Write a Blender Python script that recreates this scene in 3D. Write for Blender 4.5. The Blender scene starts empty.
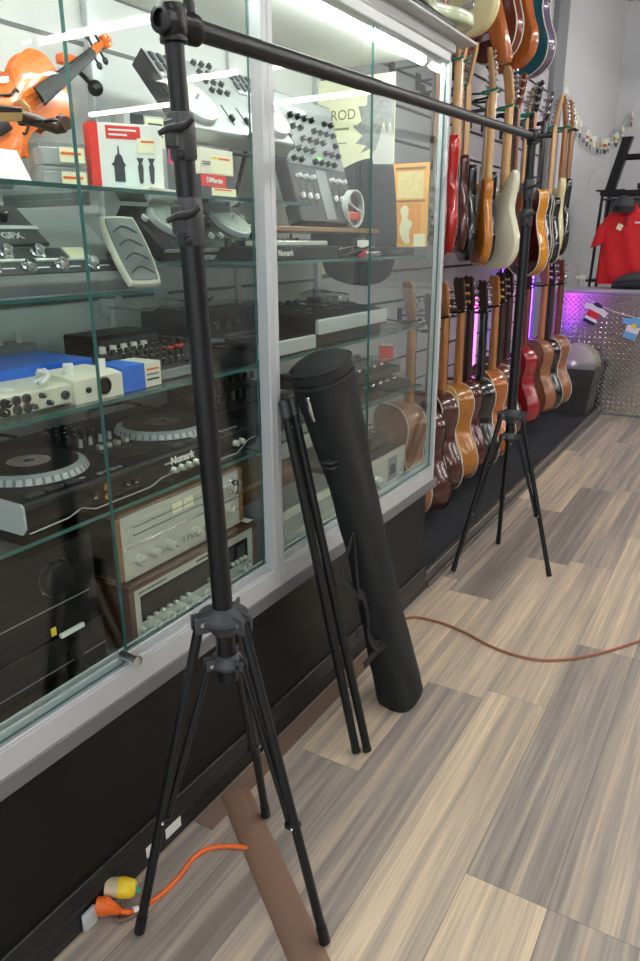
import bpy, bmesh, math, random
from mathutils import Matrix, Vector
C = bpy.context.scene.collection
scene = bpy.context.scene
PI = math.pi
rnd = random.Random(7)

# ------------------------------------------------------------------ camera, world, exposure
cam_data = bpy.data.cameras.new('camera')
cam_data.sensor_fit = 'HORIZONTAL'; cam_data.sensor_width = 36.0
cam_data.lens = 726.0 * 36.0 / 640.0
cam_data.clip_start = 0.05
camera = bpy.data.objects.new('camera', cam_data); C.objects.link(camera)
_r = Vector((0.85934987, 0.51136476, -0.00488638))
_d = Vector((0.15510217, -0.26973086, -0.95036234))
_f = Vector((-0.48729982, 0.81593587, -0.31110697))
camera.matrix_world = Matrix(((_r.x, -_d.x, -_f.x, 0), (_r.y, -_d.y, -_f.y, 0), (_r.z, -_d.z, -_f.z, 1.45), (0, 0, 0, 1)))
scene.camera = camera
world = bpy.data.worlds.new('world'); scene.world = world
world.use_nodes = True
world.node_tree.nodes['Background'].inputs[0].default_value = (0.86, 0.93, 1.0, 1)
world.node_tree.nodes['Background'].inputs[1].default_value = 1.15      # added daylight-coloured fill, let in where the unseen front wall is left out
scene.view_settings.view_transform = 'Standard'
scene.view_settings.look = 'None'
scene.view_settings.gamma = 1.0
scene.view_settings.exposure = 0.76
scene.view_settings.use_curve_mapping = False
scene.cycles.transparent_max_bounces = 32
scene.cycles.max_bounces = 8
scene.cycles.sample_clamp_indirect = 6.0
TUBE_W = 26.0        # brightness of the ceiling tubes
CASE_W = 25.0        # brightness of the tubes inside the showcase

# ------------------------------------------------------------------ materials
def rgb(r, g, b):
    f = lambda c: (c / 255 / 12.92) if c / 255 <= 0.04045 else ((c / 255 + 0.055) / 1.055) ** 2.4
    return (f(r), f(g), f(b), 1)
MATS = {}
def mat(name, col, rough=0.5, metal=0.0, coat=0.0, noise=0.0, nscale=60, bump=0.0, spec=0.5, emit=None, es=0.0):
    m = bpy.data.materials.new(name); m.use_nodes = True
    nt = m.node_tree; b = nt.nodes['Principled BSDF']
    b.inputs['Base Color'].default_value = col
    b.inputs['Roughness'].default_value = rough
    b.inputs['Metallic'].default_value = metal
    b.inputs['Coat Weight'].default_value = coat
    b.inputs['Coat Roughness'].default_value = 0.08
    b.inputs['Specular IOR Level'].default_value = spec
    if emit:
        b.inputs['Emission Color'].default_value = emit
        b.inputs['Emission Strength'].default_value = es
    if noise or bump:
        tc = nt.nodes.new('ShaderNodeTexCoord')
        nz = nt.nodes.new('ShaderNodeTexNoise'); nz.inputs['Scale'].default_value = nscale; nz.inputs['Detail'].default_value = 4
        nt.links.new(tc.outputs['Object'], nz.inputs['Vector'])
        if noise:
            mx = nt.nodes.new('ShaderNodeMix'); mx.data_type = 'RGBA'
            mx.inputs[6].default_value = tuple(c * (1 - noise) for c in col[:3]) + (1,)
            mx.inputs[7].default_value = tuple(min(1, c * (1 + noise)) for c in col[:3]) + (1,)
            nt.links.new(nz.outputs['Fac'], mx.inputs[0]); nt.links.new(mx.outputs[2], b.inputs['Base Color'])
        if bump:
            bp = nt.nodes.new('ShaderNodeBump'); bp.inputs['Strength'].default_value = bump; bp.inputs['Distance'].default_value = 0.002
            nt.links.new(nz.outputs['Fac'], bp.inputs['Height']); nt.links.new(bp.outputs['Normal'], b.inputs['Normal'])
    MATS[name] = m
    return m
def wood(name, c1, c2, scale=(30, 30, 3), rough=0.35, coat=0.3):
    m = mat(name, c1, rough, coat=coat); nt = m.node_tree; b = nt.nodes['Principled BSDF']
    tc = nt.nodes.new('ShaderNodeTexCoord'); mp = nt.nodes.new('ShaderNodeMapping')
    mp.inputs['Scale'].default_value = scale
    nz = nt.nodes.new('ShaderNodeTexNoise'); nz.inputs['Scale'].default_value = 2.2; nz.inputs['Detail'].default_value = 6; nz.inputs['Roughness'].default_value = 0.65
    mx = nt.nodes.new('ShaderNodeMix'); mx.data_type = 'RGBA'
    mx.inputs[6].default_value = c1; mx.inputs[7].default_value = c2
    rp = nt.nodes.new('ShaderNodeMapRange'); rp.inputs[1].default_value = 0.3; rp.inputs[2].default_value = 0.7
    nt.links.new(tc.outputs['Object'], mp.inputs[0]); nt.links.new(mp.outputs[0], nz.inputs['Vector'])
    nt.links.new(nz.outputs['Fac'], rp.inputs[0]); nt.links.new(rp.outputs[0], mx.inputs[0]); nt.links.new(mx.outputs[2], b.inputs['Base Color'])
    return m
def glass(name, tint, ior=1.45, rough=0.0, extra=0.0):
    m = bpy.data.materials.new(name); m.use_nodes = True; nt = m.node_tree
    for n in list(nt.nodes): nt.nodes.remove(n)
    out = nt.nodes.new('ShaderNodeOutputMaterial'); mx = nt.nodes.new('ShaderNodeMixShader')
    tr = nt.nodes.new('ShaderNodeBsdfTransparent'); tr.inputs[0].default_value = tint
    gl = nt.nodes.new('ShaderNodeBsdfGlossy'); gl.inputs['Roughness'].default_value = rough; gl.inputs[0].default_value = (1, 1, 1, 1)
    lw = nt.nodes.new('ShaderNodeLayerWeight'); lw.inputs[0].default_value = 0.5
    pw = nt.nodes.new('ShaderNodeMath'); pw.operation = 'POWER'; pw.inputs[1].default_value = 5.0
    r0 = 0.75 * ((ior - 1) / (ior + 1)) ** 2 + extra
    ma = nt.nodes.new('ShaderNodeMath'); ma.operation = 'MULTIPLY_ADD'; ma.inputs[1].default_value = 1 - r0; ma.inputs[2].default_value = r0
    nt.links.new(lw.outputs['Facing'], pw.inputs[0]); nt.links.new(pw.outputs[0], ma.inputs[0]); src = ma.outputs[0]
    nt.links.new(src, mx.inputs[0]); nt.links.new(tr.outputs[0], mx.inputs[1]); nt.links.new(gl.outputs[0], mx.inputs[2])
    nt.links.new(mx.outputs[0], out.inputs[0])
    return m

M_black = mat('black_satin_steel', rgb(22, 23, 25), 0.36, 0.0, noise=0.06, nscale=30, spec=0.35)
M_blk = mat('black_plastic', rgb(16, 17, 19), 0.45, spec=0.35)
M_blkgloss = mat('black_gloss', rgb(10, 10, 11), 0.34, spec=0.3)
M_dkgrey = mat('dark_grey_metal', rgb(74, 76, 80), 0.42, 0.5)
M_hub = mat('hub_plastic', rgb(64, 66, 70), 0.4, noise=0.05)
M_grey = mat('mid_grey', rgb(128, 130, 132), 0.5, noise=0.04)
M_ltgrey = mat('light_grey', rgb(186, 188, 188), 0.45, noise=0.03)
M_white = mat('white_plastic', rgb(232, 232, 226), 0.45, noise=0.02)
M_cream = mat('cream_plastic', rgb(226, 222, 204), 0.4, noise=0.02)
M_alu = mat('brushed_aluminium', rgb(194, 198, 200), 0.42, 0.2, noise=0.05, nscale=14)
M_aludk = mat('aluminium_edge', rgb(120, 121, 124), 0.45, 0.35, noise=0.06, nscale=14)
M_chrome = mat('chrome', rgb(215, 215, 218), 0.15, 1.0)
M_silver = mat('silver_face', rgb(206, 208, 198), 0.32, 0.55, noise=0.03, nscale=25)
M_brass = mat('brass', rgb(212, 176, 96), 0.25, 1.0)
M_red = mat('red_print', rgb(214, 52, 44), 0.45, noise=0.03)
M_blue = mat('blue_card', rgb(34, 106, 214), 0.4, noise=0.04)
M_yellow = mat('yellow_plastic', rgb(238, 205, 40), 0.35, noise=0.03)
M_orange = mat('orange_vinyl', rgb(232, 104, 32), 0.4, noise=0.04)
M_brown = mat('brown_rubber', rgb(120, 92, 72), 0.55, noise=0.06)
M_pale = mat('price_paper', rgb(236, 232, 196), 0.6, noise=0.03)
M_ink = mat('printed_ink', rgb(40, 40, 42), 0.6)
M_magenta = mat('magenta_sticker', rgb(214, 50, 120), 0.5)
M_teal = mat('teal_print', rgb(70, 160, 160), 0.5)
M_green = mat('green_rubber', rgb(20, 120, 96), 0.4, noise=0.05)
M_fabric = mat('black_nylon', rgb(34, 36, 37), 0.7, noise=0.12, nscale=300, bump=0.35, spec=0.3)
M_strap = mat('black_webbing', rgb(28, 29, 30), 0.75, bump=0.3, nscale=220)
M_rubber = mat('black_rubber', rgb(24, 24, 25), 0.6)
M_plinth = mat('plinth_laminate', rgb(15, 15, 16), 0.45, noise=0.1, nscale=9, spec=0.3)
M_kick = mat('kick_moulding', rgb(26, 27, 29), 0.35, noise=0.1, nscale=12)
M_casewht = mat('showcase_lining', rgb(196, 198, 196), 0.55, noise=0.02, nscale=6)
M_glass = glass('door_glass', (0.93, 0.965, 0.95, 1), 1.45)
M_gedge = mat('glass_edge', rgb(58, 104, 100), 0.2, noise=0.05)
M_shelfglass = glass('shelf_glass', (0.86, 0.93, 0.91, 1), 1.45)
M_clear = glass('clear_plastic', (0.9, 0.92, 0.92, 1), 1.4, 0.05)
M_smoke = glass('smoked_acrylic', (0.35, 0.36, 0.37, 1), 1.5, 0.02)
M_walnut = wood('walnut', rgb(92, 56, 38), rgb(64, 36, 25), (6, 40, 40))
M_tan = wood('tan_wood', rgb(150, 112, 70), rgb(120, 84, 48), (6, 40, 40))
M_maple = wood('maple_neck', rgb(218, 178, 122), rgb(196, 152, 98))
M_mahog = wood('mahogany_neck', rgb(122, 62, 38), rgb(92, 44, 28))
M_natural = wood('natural_neck', rgb(186, 124, 66), rgb(156, 98, 48))
M_rose = wood('rosewood', rgb(58, 36, 28), rgb(40, 25, 20), rough=0.5, coat=0)
M_spruce = wood('spruce_top', rgb(242, 194, 96), rgb(230, 174, 76), (50, 50, 3))
M_violin = wood('violin_varnish', rgb(226, 118, 40), rgb(204, 92, 26), (40, 40, 4), 0.25, 0.5)
def lacquer(n, c): return mat(n, c, 0.22, coat=0.7, noise=0.03, nscale=8)
L_red = lacquer('red_lacquer', rgb(186, 24, 28)); L_dkred = lacquer('wine_lacquer', rgb(74, 22, 24))
L_black = lacquer('black_lacquer', rgb(16, 16, 18)); L_butter = wood('butterscotch_lacquer', rgb(200, 128, 48), rgb(176, 104, 34), (30, 30, 4), 0.25, 0.6)
L_white = lacquer('olympic_white', rgb(222, 220, 196)); L_cream = lacquer('cream_lacquer', rgb(226, 214, 160))
L_brown = lacquer('brown_lacquer', rgb(130, 58, 30)); L_burst = lacquer('amber_lacquer', rgb(214, 140, 34))
L_mint = lacquer('pale_green_lacquer', rgb(196, 208, 176)); L_teal = lacquer('teal_lacquer', rgb(18, 104, 120))
L_nat = wood('natural_lacquer', rgb(184, 104, 48), rgb(158, 82, 34), (30, 30, 4), 0.22, 0.6)
L_mahog = wood('mahogany_lacquer', rgb(122, 54, 34), rgb(96, 40, 26), (30, 30, 4), 0.25, 0.6)
L_ochre = wood('ochre_lacquer', rgb(176, 116, 40), rgb(150, 92, 28), (30, 30, 4), 0.25, 0.6)
L_dkbrn = wood('dark_brown_lacquer', rgb(86, 44, 36), rgb(62, 30, 26), (30, 30, 4), 0.22, 0.6)
L_tanbr = wood('tan_brown_lacquer', rgb(150, 96, 66), rgb(128, 78, 52), (30, 30, 4), 0.3, 0.5)
L_cherry = lacquer('cherry_lacquer', rgb(146, 24, 34))

# ------------------------------------------------------------------ mesh builder
class MB:
    def __init__(s): s.v = []; s.f = []; s.m = []
    def add(s, vs, fs, M=None, mi=0):
        o = len(s.v)
        s.v += [tuple(M @ Vector(p)) if M is not None else tuple(p) for p in vs]
        s.f += [tuple(o + i for i in f) for f in fs]; s.m += [mi] * len(fs)
        return s
    def box(s, c, d, b=0.0, mi=0, M=None, seg=1):
        bm = bmesh.new(); bmesh.ops.create_cube(bm, size=1.0)
        for v in bm.verts: v.co = Vector((v.co.x * d[0], v.co.y * d[1], v.co.z * d[2]))
        if b > 0: bmesh.ops.bevel(bm, geom=list(bm.edges), offset=min(b, min(d) * 0.45), segments=seg, affect='EDGES', profile=0.5)
        for v in bm.verts: v.co += Vector(c)
        bm.verts.index_update()
        s.add([v.co for v in bm.verts], [[v.index for v in f.verts] for f in bm.faces], M, mi); bm.free()
        return s
    def bx(s, x0, x1, y0, y1, z0, z1, b=0.0, mi=0, M=None, seg=1):
        return s.box(((x0 + x1) / 2, (y0 + y1) / 2, (z0 + z1) / 2), (abs(x1 - x0), abs(y1 - y0), abs(z1 - z0)), b, mi, M, seg)
    def ring(s, loops, closed=True, caps=True, mi=0, M=None):
        n = len(loops[0]); vs = [p for l in loops for p in l]; fs = []
        for i in range(len(loops) - 1):
            for j in range(n if closed else n - 1):
                k = (j + 1) % n
                fs.append((i * n + j, i * n + k, (i + 1) * n + k, (i + 1) * n + j))
        if caps and closed:
            fs.append(tuple(reversed(range(n)))); fs.append(tuple((len(loops) - 1) * n + j for j in range(n)))
        return s.add(vs, fs, M, mi)
    def cyl(s, p0, p1, r0, r1=None, n=16, mi=0, M=None, caps=True):
        return s.tube([p0, p1], [r0, r0 if r1 is None else r1], n, mi, M, caps)
    def tube(s, pts, r, n=10, mi=0, M=None, caps=True, flat=1.0, up=None):
        pts = [Vector(p) for p in pts]; rs = r if isinstance(r, (list, tuple)) else [r] * len(pts)
        loops = []; u = None
        for i, p in enumerate(pts):
            t = (pts[min(i + 1, len(pts) - 1)] - pts[max(i - 1, 0)]).normalized()
            if u is None:
                a = Vector(up) if up else (Vector((0, 0, 1)) if abs(t.z) < 0.9 else Vector((1, 0, 0)))
                u = (a - t * a.dot(t)).normalized()
            else: u = (u - t * u.dot(t)).normalized()
            w = t.cross(u)
            loops.append([p + u * (rs[i] * math.cos(2 * PI * k / n)) + w * (rs[i] * flat * math.sin(2 * PI * k / n)) for k in range(n)])
        return s.ring(loops, True, caps, mi, M)
    def lathe(s, prof, n=24, M=None, mi=0, caps=True):
        return s.ring([[(r * math.cos(2 * PI * k / n), r * math.sin(2 * PI * k / n), z) for k in range(n)] for r, z in prof], True, caps, mi, M)
    def sphere(s, c, r, n=14, mi=0, M=None, sc=(1, 1, 1)):
        T = Matrix.Translation(c) @ Matrix.Diagonal((sc[0], sc[1], sc[2], 1))
        if M is not None: T = M @ T
        return s.lathe([(max(1e-4, r * math.sin(PI * i / 8)), -r * math.cos(PI * i / 8)) for i in range(9)], n, T, mi)
    def prism(s, out, y0, y1, bev=0.0, mi=0, M=None, mif=None, mib=None):
        """outline (x,z) given clockwise or not, extruded along y; front is y0 (the smaller)"""
        A = sum(out[i][0] * out[(i + 1) % len(out)][1] - out[(i + 1) % len(out)][0] * out[i][1] for i in range(len(out)))
        if A < 0: out = out[::-1]
        n = len(out)
        def ins(d):
            r = []
            for i in range(n):
                a, p, q = Vector(out[i - 1]), Vector(out[i]), Vector(out[(i + 1) % n])
                t = (q - a); t = t.normalized() if t.length > 1e-9 else Vector((1, 0))
                r.append(p + Vector((-t.y, t.x)) * d)
            return r
        if bev > 0:
            spec = [(y0, bev), (y0 + bev * 0.35, bev * 0.35), (y0 + bev, 0), (y1 - bev, 0), (y1 - bev * 0.35, bev * 0.35), (y1, bev)]
        else: spec = [(y0, 0), (y1, 0)]
        loops = [[(p[0], y, p[1]) for p in ins(d)] for y, d in spec]
        vs = [p for l in loops for p in l]; k0 = len(loops)
        fs = []
        for i in range(k0 - 1):
            for j in range(n):
                k = (j + 1) % n; fs.append((i * n + j, i * n + k, (i + 1) * n + k, (i + 1) * n + j))
        s.add(vs, fs, M, mi)
        s.add([p for p in loops[0]], [tuple(range(n))][::1], M, mi if mif is None else mif)
        s.add([p for p in loops[-1]], [tuple(reversed(range(n)))], M, mi if mib is None else mib)
        return s
    def build(s, name, mats, parent=None, ang=38):
        me = bpy.data.meshes.new(name); me.from_pydata(s.v, [], s.f)
        if not isinstance(mats, (list, tuple)): mats = [mats]
        for m in mats: me.materials.append(m)
        for p, i in zip(me.polygons, s.m): p.material_index = i
        bm = bmesh.new(); bm.from_mesh(me); bmesh.ops.remove_doubles(bm, verts=bm.verts, dist=1e-6)
        bmesh.ops.recalc_face_normals(bm, faces=bm.faces); bm.to_mesh(me); bm.free()
        me.polygons.foreach_set('use_smooth', [True] * len(me.polygons))
        me.set_sharp_from_angle(angle=math.radians(ang))
        o = bpy.data.objects.new(name, me); C.objects.link(o)
        if parent: o.parent = parent
        return o
def tag(o, label=None, cat=None, group=None, kind=None):
    if label: o['label'] = label
    if cat: o['category'] = cat
    if group: o['group'] = group
    if kind: o['kind'] = kind
    return o
def thing(name, label, cat, loc=(0, 0, 0), rz=0.0, group=None, rx=0.0, ry=0.0):
    o = bpy.data.objects.new(name, None); C.objects.link(o); o.empty_display_size = 0.05
    o.location = loc; o.rotation_euler = (rx, ry, rz)
    return tag(o, label, cat, group)
def dup(root, loc=None, rz=None, label=None, group=None):
    r = root.copy(); C.objects.link(r)
    if loc is not None: r.location = loc
    if rz is not None: r.rotation_euler = (root.rotation_euler.x, root.rotation_euler.y, rz)
    if label: r['label'] = label
    if group: r['group'] = group
    for ch in list(root.children):
        c = ch.copy(); C.objects.link(c); c.parent = r
        for g in list(ch.children):
            d = g.copy(); C.objects.link(d); d.parent = c
    return r
def clones(first, parent, mats):
    """copies of a part (and nothing under it) at other matrices"""
    for M in mats:
        c = first.copy(); C.objects.link(c); c.parent = parent; c.matrix_local = M
def text(body, size, M, m, name, parent=None, ext=0.0006, bold=0.0, align='CENTER'):
    cu = bpy.data.curves.new(name, 'FONT'); cu.body = body; cu.size = size; cu.extrude = ext; cu.offset = bold
    cu.align_x = align; cu.align_y = 'CENTER'; cu.resolution_u = 3
    ob = bpy.data.objects.new('tmp', cu); C.objects.link(ob)
    bpy.context.view_layer.update()
    me = bpy.data.meshes.new_from_object(ob.evaluated_get(bpy.context.evaluated_depsgraph_get()))
    bpy.data.objects.remove(ob); bpy.data.curves.remove(cu)
    me.name = name; me.transform(M); me.materials.clear(); me.materials.append(m)
    o = bpy.data.objects.new(name, me); C.objects.link(o)
    if parent: o.parent = parent
    return o
TXF = Matrix.Rotation(PI / 2, 4, 'X')          # text standing up, read from -y
def cr(pts, n=6, closed=True):
    """Catmull-Rom through points of any dimension"""
    P = [Vector(p) for p in pts]; N = len(P); out = []
    for i in range(N if closed else N - 1):
        g = lambda k: P[k % N] if closed else P[max(0, min(N - 1, k))]
        a, b, c, d = g(i - 1), g(i), g(i + 1), g(i + 2)
        for k in range(n):
            t = k / n
            out.append(0.5 * ((2 * b) + (c - a) * t + (2 * a - 5 * b + 4 * c - d) * t * t + (3 * b - a - 3 * c + d) * t ** 3))
    if not closed: out.append(P[-1])
    return out
T3 = Matrix.Translation
def RX(a): return Matrix.Rotation(a, 4, 'X')
def RY(a): return Matrix.Rotation(a, 4, 'Y')
def RZ(a): return Matrix.Rotation(a, 4, 'Z')

# ------------------------------------------------------------------ room
XW = -1.65; YB = 8.9; ZC = 3.76; XR = 7.4; YF = -4.0
def floor_material():
    m = bpy.data.materials.new('vinyl_planks'); m.use_nodes = True; nt = m.node_tree; b = nt.nodes['Principled BSDF']
    N = nt.nodes.new; L = nt.links.new
    at = N('ShaderNodeAttribute'); at.attribute_name = 'plank'
    sp = N('ShaderNodeSeparateColor'); L(at.outputs['Color'], sp.inputs[0])
    tc = N('ShaderNodeTexCoord'); sx = N('ShaderNodeSeparateXYZ'); L(tc.outputs['Object'], sx.inputs[0])
    def streak(kx, ky, off, det):
        mx = N('ShaderNodeMath'); mx.operation = 'MULTIPLY'; mx.inputs[1].default_value = kx; L(sx.outputs[0], mx.inputs[0])
        my = N('ShaderNodeMath'); my.operation = 'MULTIPLY'; my.inputs[1].default_value = ky; L(sx.outputs[1], my.inputs[0])
        mz = N('ShaderNodeMath'); mz.operation = 'MULTIPLY_ADD'; mz.inputs[1].default_value = 53.0; mz.inputs[2].default_value = off; L(sp.outputs[1], mz.inputs[0])
        cb = N('ShaderNodeCombineXYZ'); L(mx.outputs[0], cb.inputs[0]); L(my.outputs[0], cb.inputs[1]); L(mz.outputs[0], cb.inputs[2])
        nz = N('ShaderNodeTexNoise'); nz.inputs['Scale'].default_value = 1.0; nz.inputs['Detail'].default_value = det; nz.inputs['Roughness'].default_value = 0.6
        L(cb.outputs[0], nz.inputs['Vector']); return nz
    broad = streak(26, 0.6, 0, 5); fine = streak(130, 3.0, 9, 5)
    mr = N('ShaderNodeMapRange'); mr.inputs[1].default_value = 0.36; mr.inputs[2].default_value = 0.64; L(broad.outputs['Fac'], mr.inputs[0])
    ad = N('ShaderNodeMath'); ad.operation = 'MULTIPLY_ADD'; ad.inputs[1].default_value = 0.56; L(mr.outputs[0], ad.inputs[0])
    sb = N('ShaderNodeMath'); sb.operation = 'SUBTRACT'; sb.inputs[1].default_value = 0.26; L(sp.outputs[0], sb.inputs[0]); L(sb.outputs[0], ad.inputs[2])
    ad.use_clamp = True
    cr_ = N('ShaderNodeValToRGB'); e = cr_.color_ramp.elements
    e[0].position = 0.0; e[0].color = rgb(128, 119, 112); e[1].position = 1.0; e[1].color = rgb(226, 205, 178)
    k = cr_.color_ramp.elements.new(0.35); k.color = rgb(160, 150, 143)
    k = cr_.color_ramp.elements.new(0.65); k.color = rgb(194, 177, 158)
    L(ad.outputs[0], cr_.inputs[0])
    fr = N('ShaderNodeMapRange'); fr.inputs[1].default_value = 0.3; fr.inputs[2].default_value = 0.7; fr.inputs[3].default_value = 0.76; fr.inputs[4].default_value = 1.12; L(fine.outputs['Fac'], fr.inputs[0])
    mu = N('ShaderNodeMix'); mu.data_type = 'RGBA'; mu.blend_type = 'MULTIPLY'; mu.inputs[0].default_value = 1.0
    L(cr_.outputs[0], mu.inputs[6]); L(fr.outputs[0], mu.inputs[7]); L(mu.outputs[2], b.inputs['Base Color'])
    b.inputs['Roughness'].default_value = 0.42
    bp = N('ShaderNodeBump'); bp.inputs['Strength'].default_value = 0.15; bp.inputs['Distance'].default_value = 0.001
    L(fine.outputs['Fac'], bp.inputs['Height']); L(bp.outputs['Normal'], b.inputs['Normal'])
    return m
def build_floor():
    W, LN, G = 0.1955, 1.22, 0.0005
    verts, faces, cols = [], [], []
    fixed = {}      # (row, k): tint
    k0 = math.floor(XW / W) - 1
    seam = {-3: 1.357, -2: 1.357, -4: 2.117 - LN, -5: 3.28 - 2 * LN + 0.0, -6: 1.6}
    tint = {(-3, 'near'): 0.95}
    r2 = random.Random(21)
    nrow = int((XR - k0 * W) / W) + 1
    for i in range(nrow):
        row = k0 + i; x0 = 0.0 - 0.0 + row * W - 0.014
        off = r2.random() * LN
        rowi = row + 1
        y = YF - off
        s = {-1: 1.357, -2: 1.357 + 0.0, -3: 2.117, -4: 3.28, -5: 2.76, -6: 4.1}.get(row + 0)
        if s is not None: y = s - LN * math.ceil((s - YF) / LN)
        while y < YB:
            y1 = y + LN
            t = min(1, max(0, r2.gauss(0.52, 0.13))); sd = r2.random()
            c = ((y + y1) / 2)
            if row == -2 and 0 < c < 1.357: t = 0.78
            if row == -2 and 1.357 < c < 2.6: t = 0.36
            if row == -3 and 0.9 < c < 2.117: t = 0.80
            if row == -3 and 2.117 < c < 3.3: t = 0.66
            if row == -4 and 3.28 < c < 4.5: t = 0.18
            if row == -4 and 2.06 < c < 3.28: t = 0.72
            if row == -4 and 0.84 < c < 2.06: t = 0.45
            if row == -5 and 2.76 < c < 3.98: t = 0.25
            if row == -5 and 1.54 < c < 2.76: t = 0.78
            if row == -5 and 0.3 < c < 1.54: t = 0.3
            if row == -1 and 1.357 < c < 2.6: t = 0.42
            if row == -1 and 0.1 < c < 1.357: t = 0.36
            o = len(verts)
            verts += [(x0 + G, y + G, 0), (x0 + W - G, y + G, 0), (x0 + W - G, y1 - G, 0), (x0 + G, y1 - G, 0)]
            faces.append((o, o + 1, o + 2, o + 3)); cols.append((t, sd, 0, 1)); y = y1
    o = len(verts)      # the dark bed under the joints
    verts += [(XW - 0.3, YF - 1.3, -0.0015), (XR + 0.3, YF - 1.3, -0.0015), (XR + 0.3, YB + 1.3, -0.0015), (XW - 0.3, YB + 1.3, -0.0015)]
    faces.append((o, o + 1, o + 2, o + 3)); cols.append((0, 0, 0, 1))
    me = bpy.data.meshes.new('floor'); me.from_pydata(verts, [], faces)
    ca = me.color_attributes.new('plank', 'FLOAT_COLOR', 'CORNER')
    for p, c in zip(me.polygons, cols):
        for li in p.loop_indices: ca.data[li].color = c
    me.materials.append(floor_material()); me.materials.append(mat('floor_bed', rgb(70, 62, 55), 0.8))
    me.polygons[len(faces) - 1].material_index = 1
    ob = bpy.data.objects.new('floor', me); C.objects.link(ob); tag(ob, kind='structure')
build_floor()
M_wall = mat('painted_wall', rgb(206, 207, 210), 0.7, noise=0.015, nscale=3)
M_wall2 = mat('painted_wall_dark', rgb(112, 104, 98), 0.8, noise=0.02, nscale=3)
M_ceil = mat('ceiling_tiles', rgb(150, 152, 156), 0.85, noise=0.03, nscale=5)
M_pil = mat('pilaster_paint', rgb(128, 130, 136), 0.65, noise=0.02)
M_slat = mat('slatwall_laminate', rgb(188, 186, 194), 0.5, noise=0.02, nscale=4)
M_groove = mat('slat_groove', rgb(62, 60, 66), 0.6)
def struct(name, m, *boxes):
    b = MB()
    for q in boxes: b.bx(*q)
    return tag(b.build(name, m), kind='structure')
struct('wall_left', M_wall, (XW - 0.12, XW, YF, YB + 0.12, 0, ZC))
struct('wall_back', M_wall, (XW - 0.12, XR + 0.12, YB, YB + 0.12, 0, ZC))
struct('wall_right', M_wall2, (XR, XR + 0.12, YF, YB, 0, ZC))
struct('ceiling', M_ceil, (XW - 0.12, XR + 0.12, YF, YB + 0.12, ZC, ZC + 0.1))
struct('trim_1', M_pil, (XW, XW + 0.06, 6.06, 6.36, 0, ZC))
def slatwall():
    b = MB(); z = 0.12
    b.bx(XW, XW + 0.008, 2.74, 6.06, 0.1, 3.5, mi=1)
    while z < 3.45:
        b.bx(XW + 0.008, XW + 0.022, 2.74, 6.06, z, z + 0.136, 0.002); z += 0.15
    tag(b.build('trim_2', [M_slat, M_groove]), kind='structure')
slatwall()
def platform():
    t = thing('carpeted_platform', 'low platform with dark carpet beneath the row of hanging acoustic guitars', 'platform', (-1.36, 4.68, 0))
    MB().bx(-0.27, 0.26, -1.93, 1.93, 0.0, 0.055, 0.003).build('platform_base', mat('platform_paint', rgb(70, 66, 62), 0.5, noise=0.1), t)
    MB().bx(-0.27, 0.245, -1.93, 1.93, 0.055, 0.068, 0.002).build('carpet', mat('charcoal_carpet', rgb(44, 46, 52), 0.95, noise=0.25, nscale=160, bump=0.6), t)
    b = MB().bx(0.245, 0.272, -1.95, 1.96, 0.0, 0.074, 0.004); b.bx(0.272, 0.284, -1.95, 1.96, 0.0, 0.022, 0.003)
    b.build('edge_trim', mat('edge_trim_metal', rgb(104, 100, 96), 0.35, 0.6, noise=0.1), t)
platform()
# ceiling tubes
def ceiling_lights():
    M_tube = mat('lit_tube', (1, 1, 1, 1), 0.5, emit=(1.0, 0.97, 0.92, 1), es=TUBE_W)
    t = thing('ceiling_light', 'long white fluorescent tube fitting hung from the ceiling of the shop', 'lamp', (2.9, 4.8, 3.05), 0, 'fluorescent ceiling fittings')
    MB().bx(-0.9, 0.9, -0.07, 0.07, 0.05, 0.11, 0.004).build('housing', M_white, t)
    MB().tube([(-0.88, 0, 0.03), (0.88, 0, 0.03)], 0.03, 12).build('tube', M_tube, t)
    for x in (-0.8, 0.8): MB().tube([(x, 0, 0.11), (x, 0, 0.708)], 0.004, 6).build('suspension_rod', M_grey, t)
    for x, y, r in ((2.9, 6.6, 0), (2.9, 3.0, 0), (2.9, 1.2, 0), (2.9, -0.6, 0), (5.0, 5.6, 0), (5.0, 3.4, 0), (5.0, 1.0, 0), (2.9, 8.2, 0), (5.0, 7.6, 0),
                    (0.3, 1.9, PI / 2), (0.3, 4.4, PI / 2), (0.3, 7.0, PI / 2), (0.3, -0.8, PI / 2)):
        dup(t, (x, y, 3.05), r)
ceiling_lights()

# ------------------------------------------------------------------ showcase (front faces +x)
SY0, SYM, SY1 = 0.33, 1.535, 2.665; SXB, SXF = -1.61, -1.05; SZ = 2.10
SH = thing('display_showcase', 'long aluminium and glass display case with two bays full of audio gear', 'showcase', (-1.33, 1.5, 0))
def SP(b, name, m):
    o = b.build(name, m); o.parent = SH; o.matrix_parent_inverse = Matrix.Translation((1.33, -1.5, 0)); return o
SP(MB().bx(SXB, -1.095, SY0 + 0.01, SY1 + 0.035, 0.10, 0.486, 0.002), 'plinth', M_plinth)
b = MB().bx(SXB, -1.082, SY0 + 0.01, SY1 + 0.05, 0.0, 0.062, 0.002); b.ring([[(-1.095, y, 0.062), (-1.082, y, 0.062), (-1.082, y, 0.074), (-1.095, y, 0.108)] for y in (SY0 + 0.01, SY1 + 0.05)])
b.bx(-1.10, -1.086, SY0 + 0.01, SY1 + 0.05, 0.098, 0.112, 0.003)
SP(b, 'kick_moulding', M_kick)
SP(MB().bx(SXB, SXF + 0.0, SY0, SY1 + 0.04, 0.486, 0.527, 0.003), 'lower_lip', M_aludk)
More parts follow.
